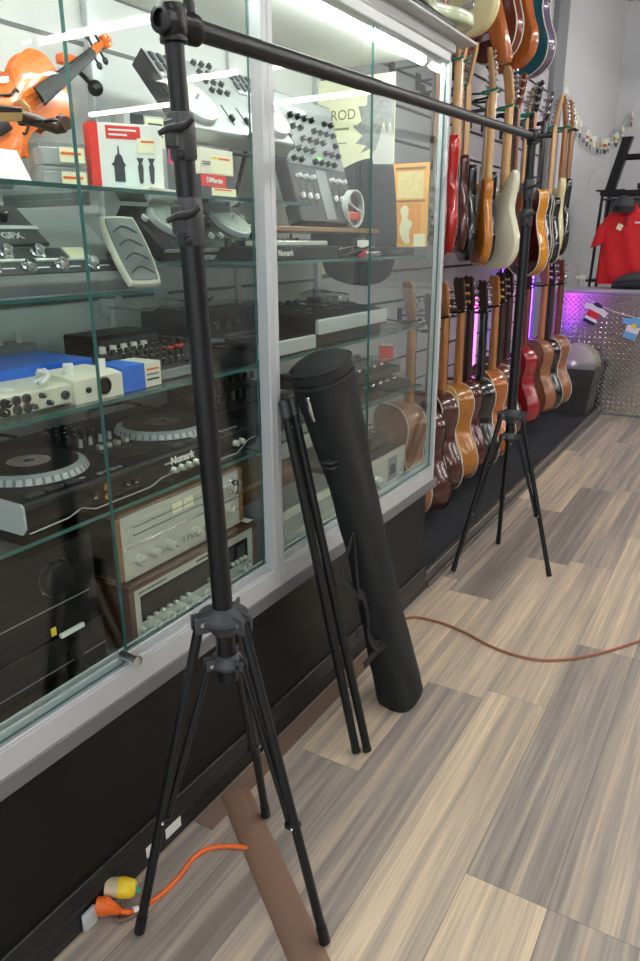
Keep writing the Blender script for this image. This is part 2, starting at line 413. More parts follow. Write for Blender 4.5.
# sill with sliding-door tracks
b = MB().bx(-1.10, SXF, SY0, SY1, 0.527, 0.585, 0.003)
b.bx(-1.058, SXF, SY0, SY1, 0.585, 0.592, 0.0015); b.bx(-1.079, -1.072, SY0 + 0.05, SYM - 0.02, 0.585, 0.604, 0.0015); b.bx(-1.079, -1.072, SYM + 0.02, SY1 - 0.03, 0.585, 0.604, 0.0015)
b.bx(-1.10, -1.094, SY0, SY1, 0.585, 0.604, 0.0015)
SP(b, 'sill', M_alu)
SP(MB().bx(SXB + 0.02, -1.10, SY0 + 0.02, SY1 - 0.02, 0.527, 0.55, 0.0), 'deck', mat('deck_laminate', rgb(196, 198, 196), 0.35, noise=0.04))
b = MB().bx(SXB, SXB + 0.012, SY0, SY1, 0.486, 2.06)
for z in (0.95, 1.3, 1.455, 1.93): b.bx(SXB + 0.012, SXB + 0.0145, SY0, SY1, z, z + 0.010, mi=1)
SP(b, 'back_panel', [M_casewht, mat('panel_groove', rgb(96, 98, 98), 0.6)])
SP(MB().bx(SXB, SXF + 0.004, SY0, SY1, 2.065, SZ, 0.003), 'top_panel', M_white)
b = MB().bx(-1.085, SXF, SY0, SY1, 2.035, 2.066, 0.003); b.bx(-1.10, SXF + 0.006, SY0, SY1 + 0.01, 2.066, 2.094, 0.003)
b.bx(-1.12, SXF + 0.05, SY0, SY1 + 0.10, 2.1, 2.112, 0.004)
SP(b, 'header', M_alu)
def post(name, x0, x1, y0, y1, z0=0.527, z1=2.066): SP(MB().bx(x0, x1, y0, y1, z0, z1, 0.003), name, M_alu)
post('corner_post', -1.085, SXF, SY0, SY0 + 0.03); post('corner_post', -1.085, SXF, SY1 - 0.022, SY1)
post('centre_post', -1.085, SXF + 0.001, SYM - 0.022, SYM); post('centre_post', -1.085, SXF + 0.001, SYM + 0.001, SYM + 0.024)
post('back_post', SXB + 0.012, SXB + 0.035, SYM - 0.03, SYM + 0.01); post('back_post', SXB + 0.012, SXB + 0.035, SY1 - 0.03, SY1)
post('back_post', SXB + 0.012, SXB + 0.035, SY0, SY0 + 0.03)
b = MB()
for y in (0.9, 2.1): b.bx(SXB + 0.012, SXB + 0.026, y, y + 0.022, 0.55, 2.06, 0.001)
SP(b, 'shelf_standard', M_ltgrey)
def pane(name, x, y0, y1, z0, z1, th=0.006):
    b = MB(); b.bx(x - th / 2, x + th / 2, y0, y1, z0, z1)
    for i, f in enumerate(b.f):
        n = [b.v[j] for j in f]
        if max(p[0] for p in n) - min(p[0] for p in n) > th / 2: b.m[i] = 1
    return SP(b, name, [M_glass, M_gedge])
def paney(name, y, x0, x1, z0, z1, th=0.006):
    b = MB(); b.bx(x0, x1, y - th / 2, y + th / 2, z0, z1)
    for i, f in enumerate(b.f):
        n = [b.v[j] for j in f]
        if max(p[1] for p in n) - min(p[1] for p in n) > th / 2: b.m[i] = 1
    return SP(b, name, [M_glass, M_gedge])
pane('door', -1.065, SY0 + 0.03, 0.965, 0.592, 2.036); pane('door', -1.0865, 0.981, SYM - 0.024, 0.604, 2.036)
pane('door', -1.0865, SYM + 0.026, 2.128, 0.604, 2.036); pane('door', -1.065, 2.090, SY1 - 0.024, 0.592, 2.036)
paney('side_pane', SY1 - 0.011, SXB + 0.035, -1.085, 0.527, 2.066); paney('side_pane', SY0 + 0.012, SXB + 0.035, -1.085, 0.527, 2.066)
def shelf(x0, x1, y0, y1, z, th=0.008, m=None):
    b = MB(); b.bx(x0, x1, y0, y1, z - th, z)
    for i, f in enumerate(b.f):
        n = [b.v[j] for j in f]
        if max(p[2] for p in n) - min(p[2] for p in n) > th / 2: b.m[i] = 1
    return SP(b, 'shelf', [m or M_shelfglass, M_gedge])
shelf(-1.575, -1.105, SY0 + 0.05, 1.80, 1.553); shelf(-1.575, -1.105, 1.57, SY1 - 0.03, 1.405)
shelf(-1.575, -1.25, 0.60, 1.35, 1.348); shelf(-1.575, -1.27, 1.36, 1.566, 1.405)
shelf(-1.575, -1.105, SY0 + 0.05, 1.532, 1.15); shelf(-1.575, -1.105, 1.536, SY1 - 0.03, 1.15)
shelf(-1.575, -1.105, SY0 + 0.05, 1.532, 0.92); shelf(-1.575, -1.105, 1.536, SY1 - 0.03, 0.92)
b = MB()
for y in (0.55, 1.25, 1.72, 2.45):
    for z in (0.912, 1.142): b.bx(SXB + 0.02, -1.16, y, y + 0.004, z - 0.014, z, 0.001)
for y in (0.6, 1.2, 1.7): b.bx(SXB + 0.02, -1.3, y, y + 0.004, 1.531, 1.545, 0.001)
for y in (1.75, 2.45): b.bx(SXB + 0.02, -1.2, y, y + 0.004, 1.383, 1.397, 0.001)
for y in (0.9, 1.25, 1.4): b.bx(SXB + 0.02, -1.3, y, y + 0.004, 1.327 if y < 1.3 else 1.383, 1.34 if y < 1.3 else 1.397, 0.001)
SP(b, 'shelf_bracket', M_grey)
M_ctube = mat('lit_case_tube', (1, 1, 1, 1), 0.5, emit=(0.98, 1.0, 0.97, 1), es=CASE_W)
for y0, y1 in ((SY0 + 0.06, SYM - 0.05), (SYM + 0.05, SY1 - 0.05)):
    SP(MB().tube([(-1.14, y0, 2.045), (-1.14, y1, 2.045)], 0.013, 12), 'light_tube', M_ctube)
# door lock and stickers on the kick moulding
b = MB().cyl((-1.072, 0.957, 0.606), (-1.03, 0.957, 0.606), 0.011, n=16); b.cyl((-1.03, 0.957, 0.606), (-1.024, 0.957, 0.606), 0.013, n=16)
SP(b, 'lock', M_chrome)
b = MB().lathe([(0.016, -0.002), (0.016, 0.002), (0.012, 0.003), (0.012, -0.003), (0.016, -0.002)], 20, T3((-1.13, 0.975, 0.566)) @ RY(PI / 2.2), 0, False)
SP(b, 'finger_ring', M_chrome)
for y0, y1 in ((1.048, 1.104), (0.979, 1.012)):
    SP(MB().bx(-1.0825, -1.0805, y0, y1, 0.026, 0.056, 0.0005), 'sticker', M_white)

# ------------------------------------------------------------------ backdrop stand (two tripods and a crossbar: one assembled thing)
M_collar = mat('collar_plastic', rgb(58, 60, 62), 0.42, noise=0.05)
def backdrop_stand():
    S = thing('backdrop_stand', 'tall black backdrop stand of two tripods joined by a long crossbar', 'stand', (0, 0, 0))
    def upright(base, top, feet, zs, bar_dir, lever=True):
        base = Vector(base); top = Vector(top)
        ax = (top - base) / (top.z - base.z)
        P = lambda z: base + ax * (z - base.z)
        q = (top - base).to_track_quat('Z', 'Y').to_matrix().to_4x4()
        b = MB()
        z0, zc1a, zc1b, zc2a, zc2b, zt = zs
        b.tube([P(z0), P(zc1a)], 0.0205, 20); b.tube([P(zc1a), P(zc2a)], 0.0178, 20); b.tube([P(zc2b - 0.02), P(zt)], 0.0158, 20)
        pole = b.build('pole', M_black, S)
        for za, zb, r in ((zc1a, zc1b, 0.0245), (zc2a, zc2b, 0.0225)):
            b = MB(); Mx = T3(P(za)) @ q; h = zb - za
            b.lathe([(r * .9, -0.004), (r, 0.0), (r, h * .93), (r * .93, h), (0.016, h + 0.002)], 24, Mx)
            b.bx(-0.012, 0.012, -r - 0.009, -r + 0.006, h * .2, h * .85, 0.003, M=Mx @ RZ(0.9))
            col = b.build('collar', M_collar, pole)
            b = MB(); zk = (za + zb) / 2 + h * .12
            k = T3(P(zk)) @ RZ(0.55) @ RX(PI / 2)
            b.cyl((0, 0, r * .8), (0, 0, r + 0.018), 0.007, n=12, M=k)
            b.tube([(-0.030, -0.010, r + 0.022), (-0.015, -0.002, r + 0.018), (0, 0, r + 0.014), (0.014, 0.003, r + 0.018), (0.026, 0.012, r + 0.022)], [0.004, 0.006, 0.0075, 0.006, 0.004], 10, M=k)
            b.sphere((0, -0.02 - h * .28, r + 0.002), 0.008, 10, M=k, sc=(1, 1, .6))
            b.build('wing_knob', M_rubber, pole)
        # tripod hub, lower hub, legs with struts
        zh, zl = 0.735, 0.632
        ph, pl = P(zh), P(zl)
        b = MB(); b.lathe([(0.022, -0.045), (0.026, -0.04), (0.03, -0.03), (0.045, -0.016), (0.052, -0.008), (0.052, 0.0), (0.04, 0.006), (0.024, 0.014), (0.021, 0.016)], 24, T3(ph))
        hub = b
        low = MB().lathe([(0.0215, -0.018), (0.032, -0.016), (0.036, -0.006), (0.03, 0.006), (0.0225, 0.012)], 24, T3(pl))
        legs = []
        for ft in feet:
            ft = Vector(ft); d = Vector((ft.x - ph.x, ft.y - ph.y, 0)).normalized(); n = Vector((-d.y, d.x, 0))
            a = Vector((ph.x, ph.y, zh - 0.006)) + d * 0.05
            M3 = Matrix(((d.x, n.x, 0, 0), (d.y, n.y, 0, 0), (0, 0, 1, 0), (0, 0, 0, 1)))
            for sgn in (-1, 1):
                hub.box((0.047, sgn * 0.0125, -0.010), (0.036, 0.005, 0.036), 0.002, M=T3(ph) @ M3)
                low.box((0.034, sgn * 0.0085, -0.004), (0.028, 0.004, 0.024), 0.0015, M=T3(pl) @ M3)
            hub.cyl((0.05, -0.018, -0.006), (0.05, 0.018, -0.006), 0.005, n=10, mi=1, M=T3(ph) @ M3)
            low.cyl((0.038, -0.013, -0.004), (0.038, 0.013, -0.004), 0.004, n=10, mi=1, M=T3(pl) @ M3)
            legs.append((a, ft, d, n))
        hub.build('hub', [M_hub, M_chrome], pole); low.build('lower_hub', [M_hub, M_chrome], pole)
        for a, ft, d, n in legs:
            b = MB(); ft2 = ft + Vector((0, 0, 0.012)); mid = a.lerp(ft2, 0.62)
            b.tube([a, ft2.lerp(a, 0.02)], 0.0105, 14)
            b.tube([ft2.lerp(a, 0.05), ft2 - (a - ft2).normalized() * 0.002], 0.0122, 14)
            b.sphere(mid + n * 0.0115, 0.0045, 10, mi=1); b.sphere(mid - n * 0.0115, 0.0045, 10, mi=1)
            b.build('leg', [M_black, M_chrome], pole)
            s0 = Vector((pl.x, pl.y, zl - 0.004)) + d * 0.04
            MB().tube([s0, mid - d * 0.016 + Vector((0, 0, 0.004))], 0.0075, 12).build('strut', M_black, pole)
            MB().box((0, 0, 0), (0.03, 0.026, 0.014), 0.003, M=T3(mid - d * 0.006) @ Matrix(((d.x, n.x, 0, 0), (d.y, n.y, 0, 0), (0, 0, 1, 0), (0, 0, 0, 1)))).build('strut_joint', M_blk, pole)
        # top clamp socket
        b = MB(); Mt = T3(P(zt)) @ q
        b.lathe([(0.0185, -0.03), (0.0225, -0.028), (0.0225, -0.022), (0.021, -0.02), (0.0235, -0.014), (0.0235, 0.018), (0.021, 0.024), (0.012, 0.026)], 24, Mt)
        yaw = math.atan2(bar_dir.y, bar_dir.x)
        Mc = T3(P(zt)) @ RZ(yaw) @ RY(PI / 2)
        b.lathe([(0.017, -0.03), (0.021, -0.028), (0.021, 0.03), (0.024, 0.034), (0.024, 0.05)], 20, Mc, caps=False)
        b.lathe([(0.013, -0.012), (0.013, -0.0301), (0.017, -0.03)], 20, Mc, caps=False, mi=0); b.lathe([(0.0132, -0.014), (0.001, -0.014)], 20, Mc, caps=False)
        b.build('end_clamp', M_black, pole)
        b = MB()
        if lever:
            b.tube([(0, 0, 0.035), (-0.002, 0.004, 0.07), (-0.010, 0.008, 0.11), (-0.024, 0.010, 0.15)], [0.009, 0.012, 0.010, 0.006], 12, M=T3(P(zt)) @ RZ(yaw) @ T3((0.052, 0, -0.035)), flat=0.6)
            b.sphere((0, 0, 0.04), 0.02, 14, M=T3(P(zt)) @ RZ(yaw) @ T3((0.054, 0, -0.04)), sc=(1, .9, 1.2))
        else: b.tube([(0.02, 0, 0), (0.05, 0, 0.002), (0.075, 0, 0.004)], [0.012, 0.009, 0.011], 12, M=T3(P(zt)) @ RZ(0.5))
        b.build('clamp_lever', M_black, pole)
        return P(zt)
    tl, tr = Vector((-0.872, 1.012, 1.782)), Vector((-0.885, 3.132, 1.845))
    bd = (tr - tl).normalized()
    L = upright((-0.842, 1.034, 0.56), tl, ((-0.967, 0.834, 0), (-0.923, 1.257, 0), (-0.603, 1.020, 0)), (0.58, 1.450, 1.522, 1.585, 1.652, 1.782), bd)
    R = upright((-0.882, 3.128, 0.58), tr, ((-1.038, 2.930, 0), (-0.961, 3.353, 0), (-0.644, 3.099, 0)), (0.6, 1.515, 1.575, 1.615, 1.685, 1.845), bd, False)
    b = MB(); a = tl + bd * 0.035; e = tr - bd * 0.02
    b.tube([a, a.lerp(e, 0.34)], 0.0168, 20); b.tube([a.lerp(e, 0.33), a.lerp(e, 0.67)], 0.0155, 20); b.tube([a.lerp(e, 0.66), e], 0.0145, 20)
    b.build('crossbar', M_black, S)
backdrop_stand()

# ------------------------------------------------------------------ carry bag leaning on the showcase
def carry_bag():
    bot = Vector((-0.838, 1.930, 0.0)); top = Vector((-0.970, 1.640, 1.13))
    t = thing('carry_bag', 'long black nylon carry bag leaning against the showcase front', 'bag', bot)
    ax = (top - bot); Lb = ax.length; u = ax.normalized()
    # section frame: w along the showcase, n away from it
    w = Vector((0, 1, 0)); w = (w - u * w.dot(u)).normalized(); n = w.cross(u).normalized()
    if n.x < 0: n = -n
    secs = [(0.0, .060, .052, 0, 0), (0.018, .070, .062, 0, 0), (0.06, .072, .064, 0, .002), (0.12, .069, .060, .003, .002), (0.2, .066, .056, .0, .004), (0.3, .060, .053, -.002, .004), (0.42, .056, .052, -.004, .006),
            (0.55, .056, .05, -.002, .006), (0.66, .06, .05, 0, .004), (0.76, .066, .052, .002, .002), (0.86, .073, .057, .002, 0), (0.93, .077, .061, 0, 0), (0.975, .078, .062, 0, 0), (1.0, .076, .06, 0, 0)]
    rr = random.Random(5); K = 36; loops = []
    ss = cr([(s, a, c, d, e) if False else (s, a, c) for s, a, c, d, e in secs], 4, False)
    offs = cr([(d, e, 0) for s, a, c, d, e in secs], 4, False)
    for i, (q, of) in enumerate(zip(ss, offs)):
        s, a, c = q; a *= 1.12; c *= 1.1; cen = u * (s * Lb) + w * of.x + n * of.y
        lp = []
        for k in range(K):
            th = 2 * PI * k / K; cx, sy = math.cos(th), math.sin(th)
            e = 0.75; X = math.copysign(abs(cx) ** e, cx) * a; Y = math.copysign(abs(sy) ** e, sy) * c
            g = 1 + 0.05 * math.sin(3 * th + s * 9) * (1 - abs(2 * s - 1) ** 4) + 0.03 * math.sin(5 * th - 13 * s + 1) + 0.028 * math.sin(2 * th + 31 * s) * (0.3 + 0.7 * (s > .5)) + 0.02 * math.sin(17 * s + 4 * th)
            kf = max(0, 1 - abs(s - 0.84) / 0.2); g += kf * (0.12 * math.exp(-((th - 1.0) / 0.2) ** 2) - 0.13 * math.exp(-((th - 1.5) / 0.28) ** 2))
            kb = max(0, 1 - abs(s - 0.10) / 0.1); g += kb * (0.08 * math.exp(-((th - 2.6) / 0.25) ** 2) - 0.09 * math.exp(-((th - 2.0) / 0.25) ** 2))
            p = cen + w * (X * g) + n * (Y * g)
            if s < 0.03: p.z = max(p.z, 0.002 + 0 * s)
            lp.append(p)
        loops.append(lp)
    MB().ring(loops).build('bag_body', M_fabric, t, 60)
    # lid: domed round cap with a piped zip
    c0 = u * (0.995 * Lb); lid = []
    for s, k in ((0, 1.03), (0.02, 1.04), (0.045, 1.02), (0.062, .9), (0.07, .7), (0.074, .35), (0.075, .03)):
        lid.append([c0 + u * (s * 0.62) + w * (0.086 * k * math.copysign(abs(math.cos(2 * PI * j / K)) ** .85, math.cos(2 * PI * j / K))) + n * (0.070 * k * math.copysign(abs(math.sin(2 * PI * j / K)) ** .85, math.sin(2 * PI * j / K))) for j in range(K)])
    ld = MB().ring(lid).build('lid', M_fabric, t, 60)
    def rim(s, kx, r, m, name):
        c = u * (s * Lb); pts = [c + w * (0.0865 * kx * math.copysign(abs(math.cos(2 * PI * j / 40)) ** .8, math.cos(2 * PI * j / 40))) + n * (0.0705 * kx * math.copysign(abs(math.sin(2 * PI * j / 40)) ** .8, math.sin(2 * PI * j / 40))) for j in range(41)]
        return MB().tube(pts, r, 8, caps=False).build(name, m, t)
    rim(0.985, 1.03, 0.0045, M_strap, 'zip'); rim(1.018, 1.045, 0.003, M_strap, 'piping'); rim(0.014, .9, 0.005, M_strap, 'bottom_piping')
    z0 = u * (0.965 * Lb) - w * 0.093 - n * 0.004
    b = MB().tube([z0, z0 - u * 0.03 - w * .004, z0 - u * 0.062], [0.005, 0.008, 0.006], 8, flat=.4); b.box(z0, (0.012, 0.012, 0.016), 0.003)
    b.build('zip_puller', M_chrome, t)
    def strap(pts, wd, name, m=M_strap):
        pts = cr(pts, 8, False); lp = []
        for i, p in enumerate(pts):
            tg = (pts[min(i + 1, len(pts) - 1)] - pts[max(0, i - 1)]).normalized(); s = tg.cross(n + w * .35).normalized(); q = tg.cross(s).normalized()
            lp.append([p + s * wd + q * .0015, p - s * wd + q * .0015, p - s * wd - q * .0015, p + s * wd - q * .0015])
        return MB().ring(lp).build(name, m, t)
    A = lambda s, aw, an: u * (s * Lb) + w * (aw * 1.32) + n * (an * .55)
    strap([A(.60, -.05, .035), A(.585, -.075, .03), A(.555, -.10, .012), A(.52, -.112, .0), A(.475, -.10, .01), A(.43, -.075, .03), A(.37, -.075, .03), A(.31, -.085, .02), A(.265, -.07, .035), A(.25, -.03, .058), A(.25, .01, .063)], 0.017, 'shoulder_strap')
    strap([A(.60, -.052, .036), A(.50, -.075, .028), A(.44, -.085, .02), A(.40, -.10, .01), A(.34, -.115, -.0)], 0.014, 'shoulder_strap')
    strap([A(.255, -.05, .05), A(.255, -.09, .03), A(.25, -.125, .005)], 0.012, 'strap_end')
    b = MB()
    for k in (-1, 1): b.box(A(.80, -.062, .02) + u * (k * .008), (0.03, 0.045, 0.004), 0.0015)
    b.build('strap_buckle', M_dkgrey, t)
    return t
carry_bag()

def pole_section(name, label, foot, top, r=0.0125):
    f = Vector(foot); e = Vector(top) - f; d = e.normalized()
    t = thing(name, label, 'pole', f)
    MB().tube([d * 0.012, e - d * 0.01], r, 18).build('tube', M_black, t)
    MB().tube([d * 0.0, d * 0.014], r * 1.04, 18).build('end_plug', M_rubber, t)
    b = MB().tube([e - d * 0.045, e - d * 0.004], r * 1.12, 18); b.tube([e - d * 0.004, e], r * .8, 18); b.sphere(e - d * 0.07 + Vector((r, -r * .3, 0)), 0.0035, 8)
    b.build('end_cap', M_dkgrey, t)
pole_section('crossbar_tube', 'thin black tube leaning on the showcase, nearer of two and left of the bag', (-0.838, 1.606, 0.006), (-1.033, 1.545, 1.062))
pole_section('crossbar_tube', 'thin black tube leaning on the showcase, farther of two and right beside the bag', (-0.812, 1.628, 0.006), (-1.034, 1.583, 1.062))

# ------------------------------------------------------------------ cords and floor strip
def cord(pts, r, n=10): return MB().tube(cr(pts, 10, False), r, n)
def cords():
    t = thing('extension_cord', 'orange extension cord plugged in at the plinth and running under the brown strip', 'cord', (-1.08, 0.83, 0))
    O = Vector((-1.08, 0.83, 0)); S = lambda *q: [Vector(p) - O for p in q]
    cord(S((-1.035, 0.845, 0.016), (-1.015, 0.87, 0.0065), (-0.995, 0.93, 0.0062), (-0.992, 0.99, 0.0062), (-0.999, 1.05, 0.0062), (-0.985, 1.095, 0.0062), (-0.945, 1.128, 0.0062), (-0.905, 1.144, 0.0062), (-0.86, 1.153, 0.0062)), 0.006).build('cable', M_orange, t)
    b = MB().tube(S((-1.078, 0.815, 0.04), (-1.062, 0.825, 0.036), (-1.05, 0.835, 0.028), (-1.036, 0.845, 0.017)), [0.020, 0.024, 0.016, 0.0085], 14, flat=.8)
    b.build('plug', M_orange, t)
    b = MB().tube(S((-1.017, 0.866, 0.009), (-1.011, 0.876, 0.008)), 0.0085, 10); b.build('cable_tag', M_white, t)
    tag(cord([(-1.075, 2.33, 0.006), (-1.03, 2.44, 0.006), (-0.92, 2.46, 0.006), (-0.80, 2.435, 0.006), (-0.69, 2.39, 0.006), (-0.58, 2.372, 0.006), (-0.48, 2.392, 0.006), (-0.38, 2.47, 0.006), (-0.29, 2.58, 0.006), (-0.20, 2.715, 0.006), (-0.10, 2.83, 0.006), (0.2, 3.1, 0.006)], 0.0048).build('power_cord', mat('cord_terracotta', rgb(158, 98, 72), 0.5, noise=0.06)),
        'thin reddish brown cord curving across the planks in front of the far tripod', 'cord')
    t2 = thing('adapter_plug', 'yellow and clear plug with a looped brown lead beside the orange plug', 'plug', (-1.06, 0.865, 0.0))
    O = Vector((-1.06, 0.865, 0.0))
    MB().tube(S((-1.085, 0.855, 0.05), (-1.06, 0.87, 0.05)), [0.021, 0.022], 16).build('clear_body', mat('cloudy_plastic', rgb(206, 188, 156), 0.3), t2)
    b = MB().tube(S((-1.06, 0.87, 0.05), (-1.052, 0.875, 0.05), (-1.034, 0.886, 0.046), (-1.028, 0.89, 0.045)), [0.0225, 0.023, 0.020, 0.013], 16)
    b.build('plug_cap', M_yellow, t2)
    cord(S((-1.03, 0.888, 0.044), (-1.022, 0.896, 0.03), (-1.012, 0.886, 0.012), (-1.01, 0.862, 0.006), (-1.022, 0.838, 0.0055), (-1.036, 0.832, 0.006), (-1.042, 0.845, 0.0055), (-1.04, 0.858, 0.008), (-1.05, 0.862, 0.02)), 0.0048).build('lead', M_brown, t2)
    MB().tube(S((-1.031, 0.888, 0.046), (-1.024, 0.895, 0.034)), [0.0075, 0.0055], 10).build('lead_sleeve', M_teal, t2)
    t3 = thing('outlet_box', 'small white outlet box at the foot of the black plinth', 'outlet', (-1.068, 0.795, 0.0))
    MB().bx(-0.012, 0.0, -0.022, 0.016, 0.004, 0.05, 0.003).build('box', M_ltgrey, t3)
    MB().bx(0.0, 0.002, -0.016, 0.012, 0.009, 0.044, 0.001).build('face_plate', M_ltgrey, t3)
    # brown strip lying over the cord
    a, e = Vector((-1.048, 1.289, 0)), Vector((-0.20, 0.67, 0)); d = (e - a).normalized(); n = Vector((-d.y, d.x, 0))
    MX = Matrix(((d.x, n.x, 0, a.x), (d.y, n.y, 0, a.y), (0, 0, 1, 0), (0, 0, 0, 1))); L = (e - a).length
    b = MB(); b.ring([[(x, -0.042, 0.0005), (x, -0.040, 0.004), (x, -0.028, 0.0125), (x, 0.028, 0.0125), (x, 0.040, 0.004), (x, 0.042, 0.0005)] for x in (0, L)], M=MX)
    tag(b.build('cable_cover', mat('brown_cover', rgb(132, 104, 86), 0.5, noise=0.06, nscale=30)), 'flat brown cover strip on the floor lying over the orange cord', 'cable cover')
    tag(MB().bx(-1.078, -1.018, 1.15, 2.22, 0.0004, 0.003, 0.001).build('threshold_strip', mat('brown_threshold', rgb(126, 104, 90), 0.5, noise=0.1, nscale=12)), 'thin dark brown floor strip running along the foot of the plinth', 'floor strip')
cords()

# ------------------------------------------------------------------ guitars hanging on the wall (local: nut at the origin, neck and body below it, front towards -y)
def R2(pts): return [(p[0], p[1]) for p in cr([(a, b, 0) for a, b in pts], 5)]
OUT = {
 'double': R2([(.028, -.01), (.05, .03), (.088, .05), (.112, .03), (.108, -.03), (.1, -.09), (.122, -.17), (.156, -.26), (.145, -.34), (.085, -.395), (0, -.405), (-.085, -.39), (-.142, -.33), (-.158, -.25), (-.132, -.17), (-.104, -.10), (-.11, -.03), (-.124, .04), (-.112, .09), (-.085, .085), (-.05, .035), (-.028, -.01)]),
 'single': R2([(.03, -.05), (.05, -.03), (.09, -.005), (.114, -.03), (.112, -.075), (.098, -.12), (.122, -.19), (.16, -.28), (.145, -.36), (.08, -.40), (0, -.405), (-.085, -.395), (-.145, -.345), (-.16, -.26), (-.13, -.17), (-.108, -.10), (-.118, -.05), (-.105, -.005), (-.06, .01), (-.028, .0)]),
 'hollow': R2([(.03, -.05), (.06, -.02), (.1, .01), (.13, -.01), (.135, -.07), (.118, -.14), (.14, -.22), (.18, -.31), (.165, -.40), (.09, -.45), (0, -.46), (-.09, -.45), (-.165, -.40), (-.18, -.31), (-.14, -.22), (-.118, -.14), (-.135, -.07), (-.13, -.01), (-.1, .01), (-.06, -.02), (-.03, -.05)]),
 'vee': [(.035, .0), (.075, -.06), (.215, -.40), (.205, -.43), (.165, -.435), (.14, -.42), (.03, -.22), (0, -.20), (-.03, -.22), (-.14, -.42), (-.165, -.435), (-.205, -.43), (-.215, -.40), (-.075, -.06), (-.035, .0)],
 'offset': R2([(.03, -.02), (.06, .0), (.1, .01), (.12, -.03), (.11, -.09), (.125, -.16), (.15, -.24), (.135, -.32), (.07, -.38), (-.03, -.40), (-.11, -.385), (-.158, -.32), (-.15, -.24), (-.118, -.16), (-.105, -.09), (-.12, -.02), (-.13, .05), (-.11, .085), (-.07, .05), (-.03, .0)]),
 'acoustic': R2([(.03, .0), (.09, -.012), (.135, -.06), (.138, -.12), (.12, -.185), (.13, -.24), (.175, -.31), (.195, -.38), (.165, -.455), (.09, -.49), (0, -.497), (-.09, -.49), (-.165, -.455), (-.195, -.38), (-.175, -.31), (-.13, -.24), (-.12, -.185), (-.138, -.12), (-.135, -.06), (-.09, -.012), (-.03, .0)]),
 'cutaway': R2([(.03, -.10), (.055, -.075), (.1, -.055), (.135, -.09), (.134, -.13), (.12, -.185), (.13, -.24), (.175, -.31), (.195, -.38), (.165, -.455), (.09, -.49), (0, -.497), (-.09, -.49), (-.165, -.455), (-.195, -.38), (-.175, -.31), (-.13, -.24), (-.12, -.185), (-.138, -.12), (-.135, -.06), (-.09, -.012), (-.03, .0)]),
}
def offset_out(o, d):
    A = sum(o[i][0] * o[(i + 1) % len(o)][1] - o[(i + 1) % len(o)][0] * o[i][1] for i in range(len(o)))
    s = 1 if A > 0 else -1; n = len(o); r = []
    for i in range(n):
        a, q = Vector(o[i - 1]), Vector(o[(i + 1) % n]); t = (q - a).normalized()
        r.append(tuple(Vector(o[i]) + Vector((t.y, -t.x)) * d * s))
    return r
_tuner = {}
def tuners(head, style, m, posn):
    for x, z, sx in posn:
        if style not in _tuner:
            b = MB(); b.cyl((0, 0, 0), (0.014, 0, 0), 0.003, n=8); b.box((0.02, 0, 0), (0.013, 0.009, 0.016), 0.003)
            b.cyl((-0.008, 0.004, 0), (-0.008, -0.02, 0), 0.0035, n=8); b.box((-0.006, 0.004, 0), (0.016, 0.008, 0.014), 0.002)
            o = b.build('tuner', m, head); _tuner[style] = o
        else:
            o = _tuner[style].copy(); C.objects.link(o); o.parent = head
        o.matrix_local = RX(-0.16) @ T3((x, 0.004, z)) @ (Matrix.Diagonal((-1, 1, 1, 1)) if sx < 0 else Matrix())
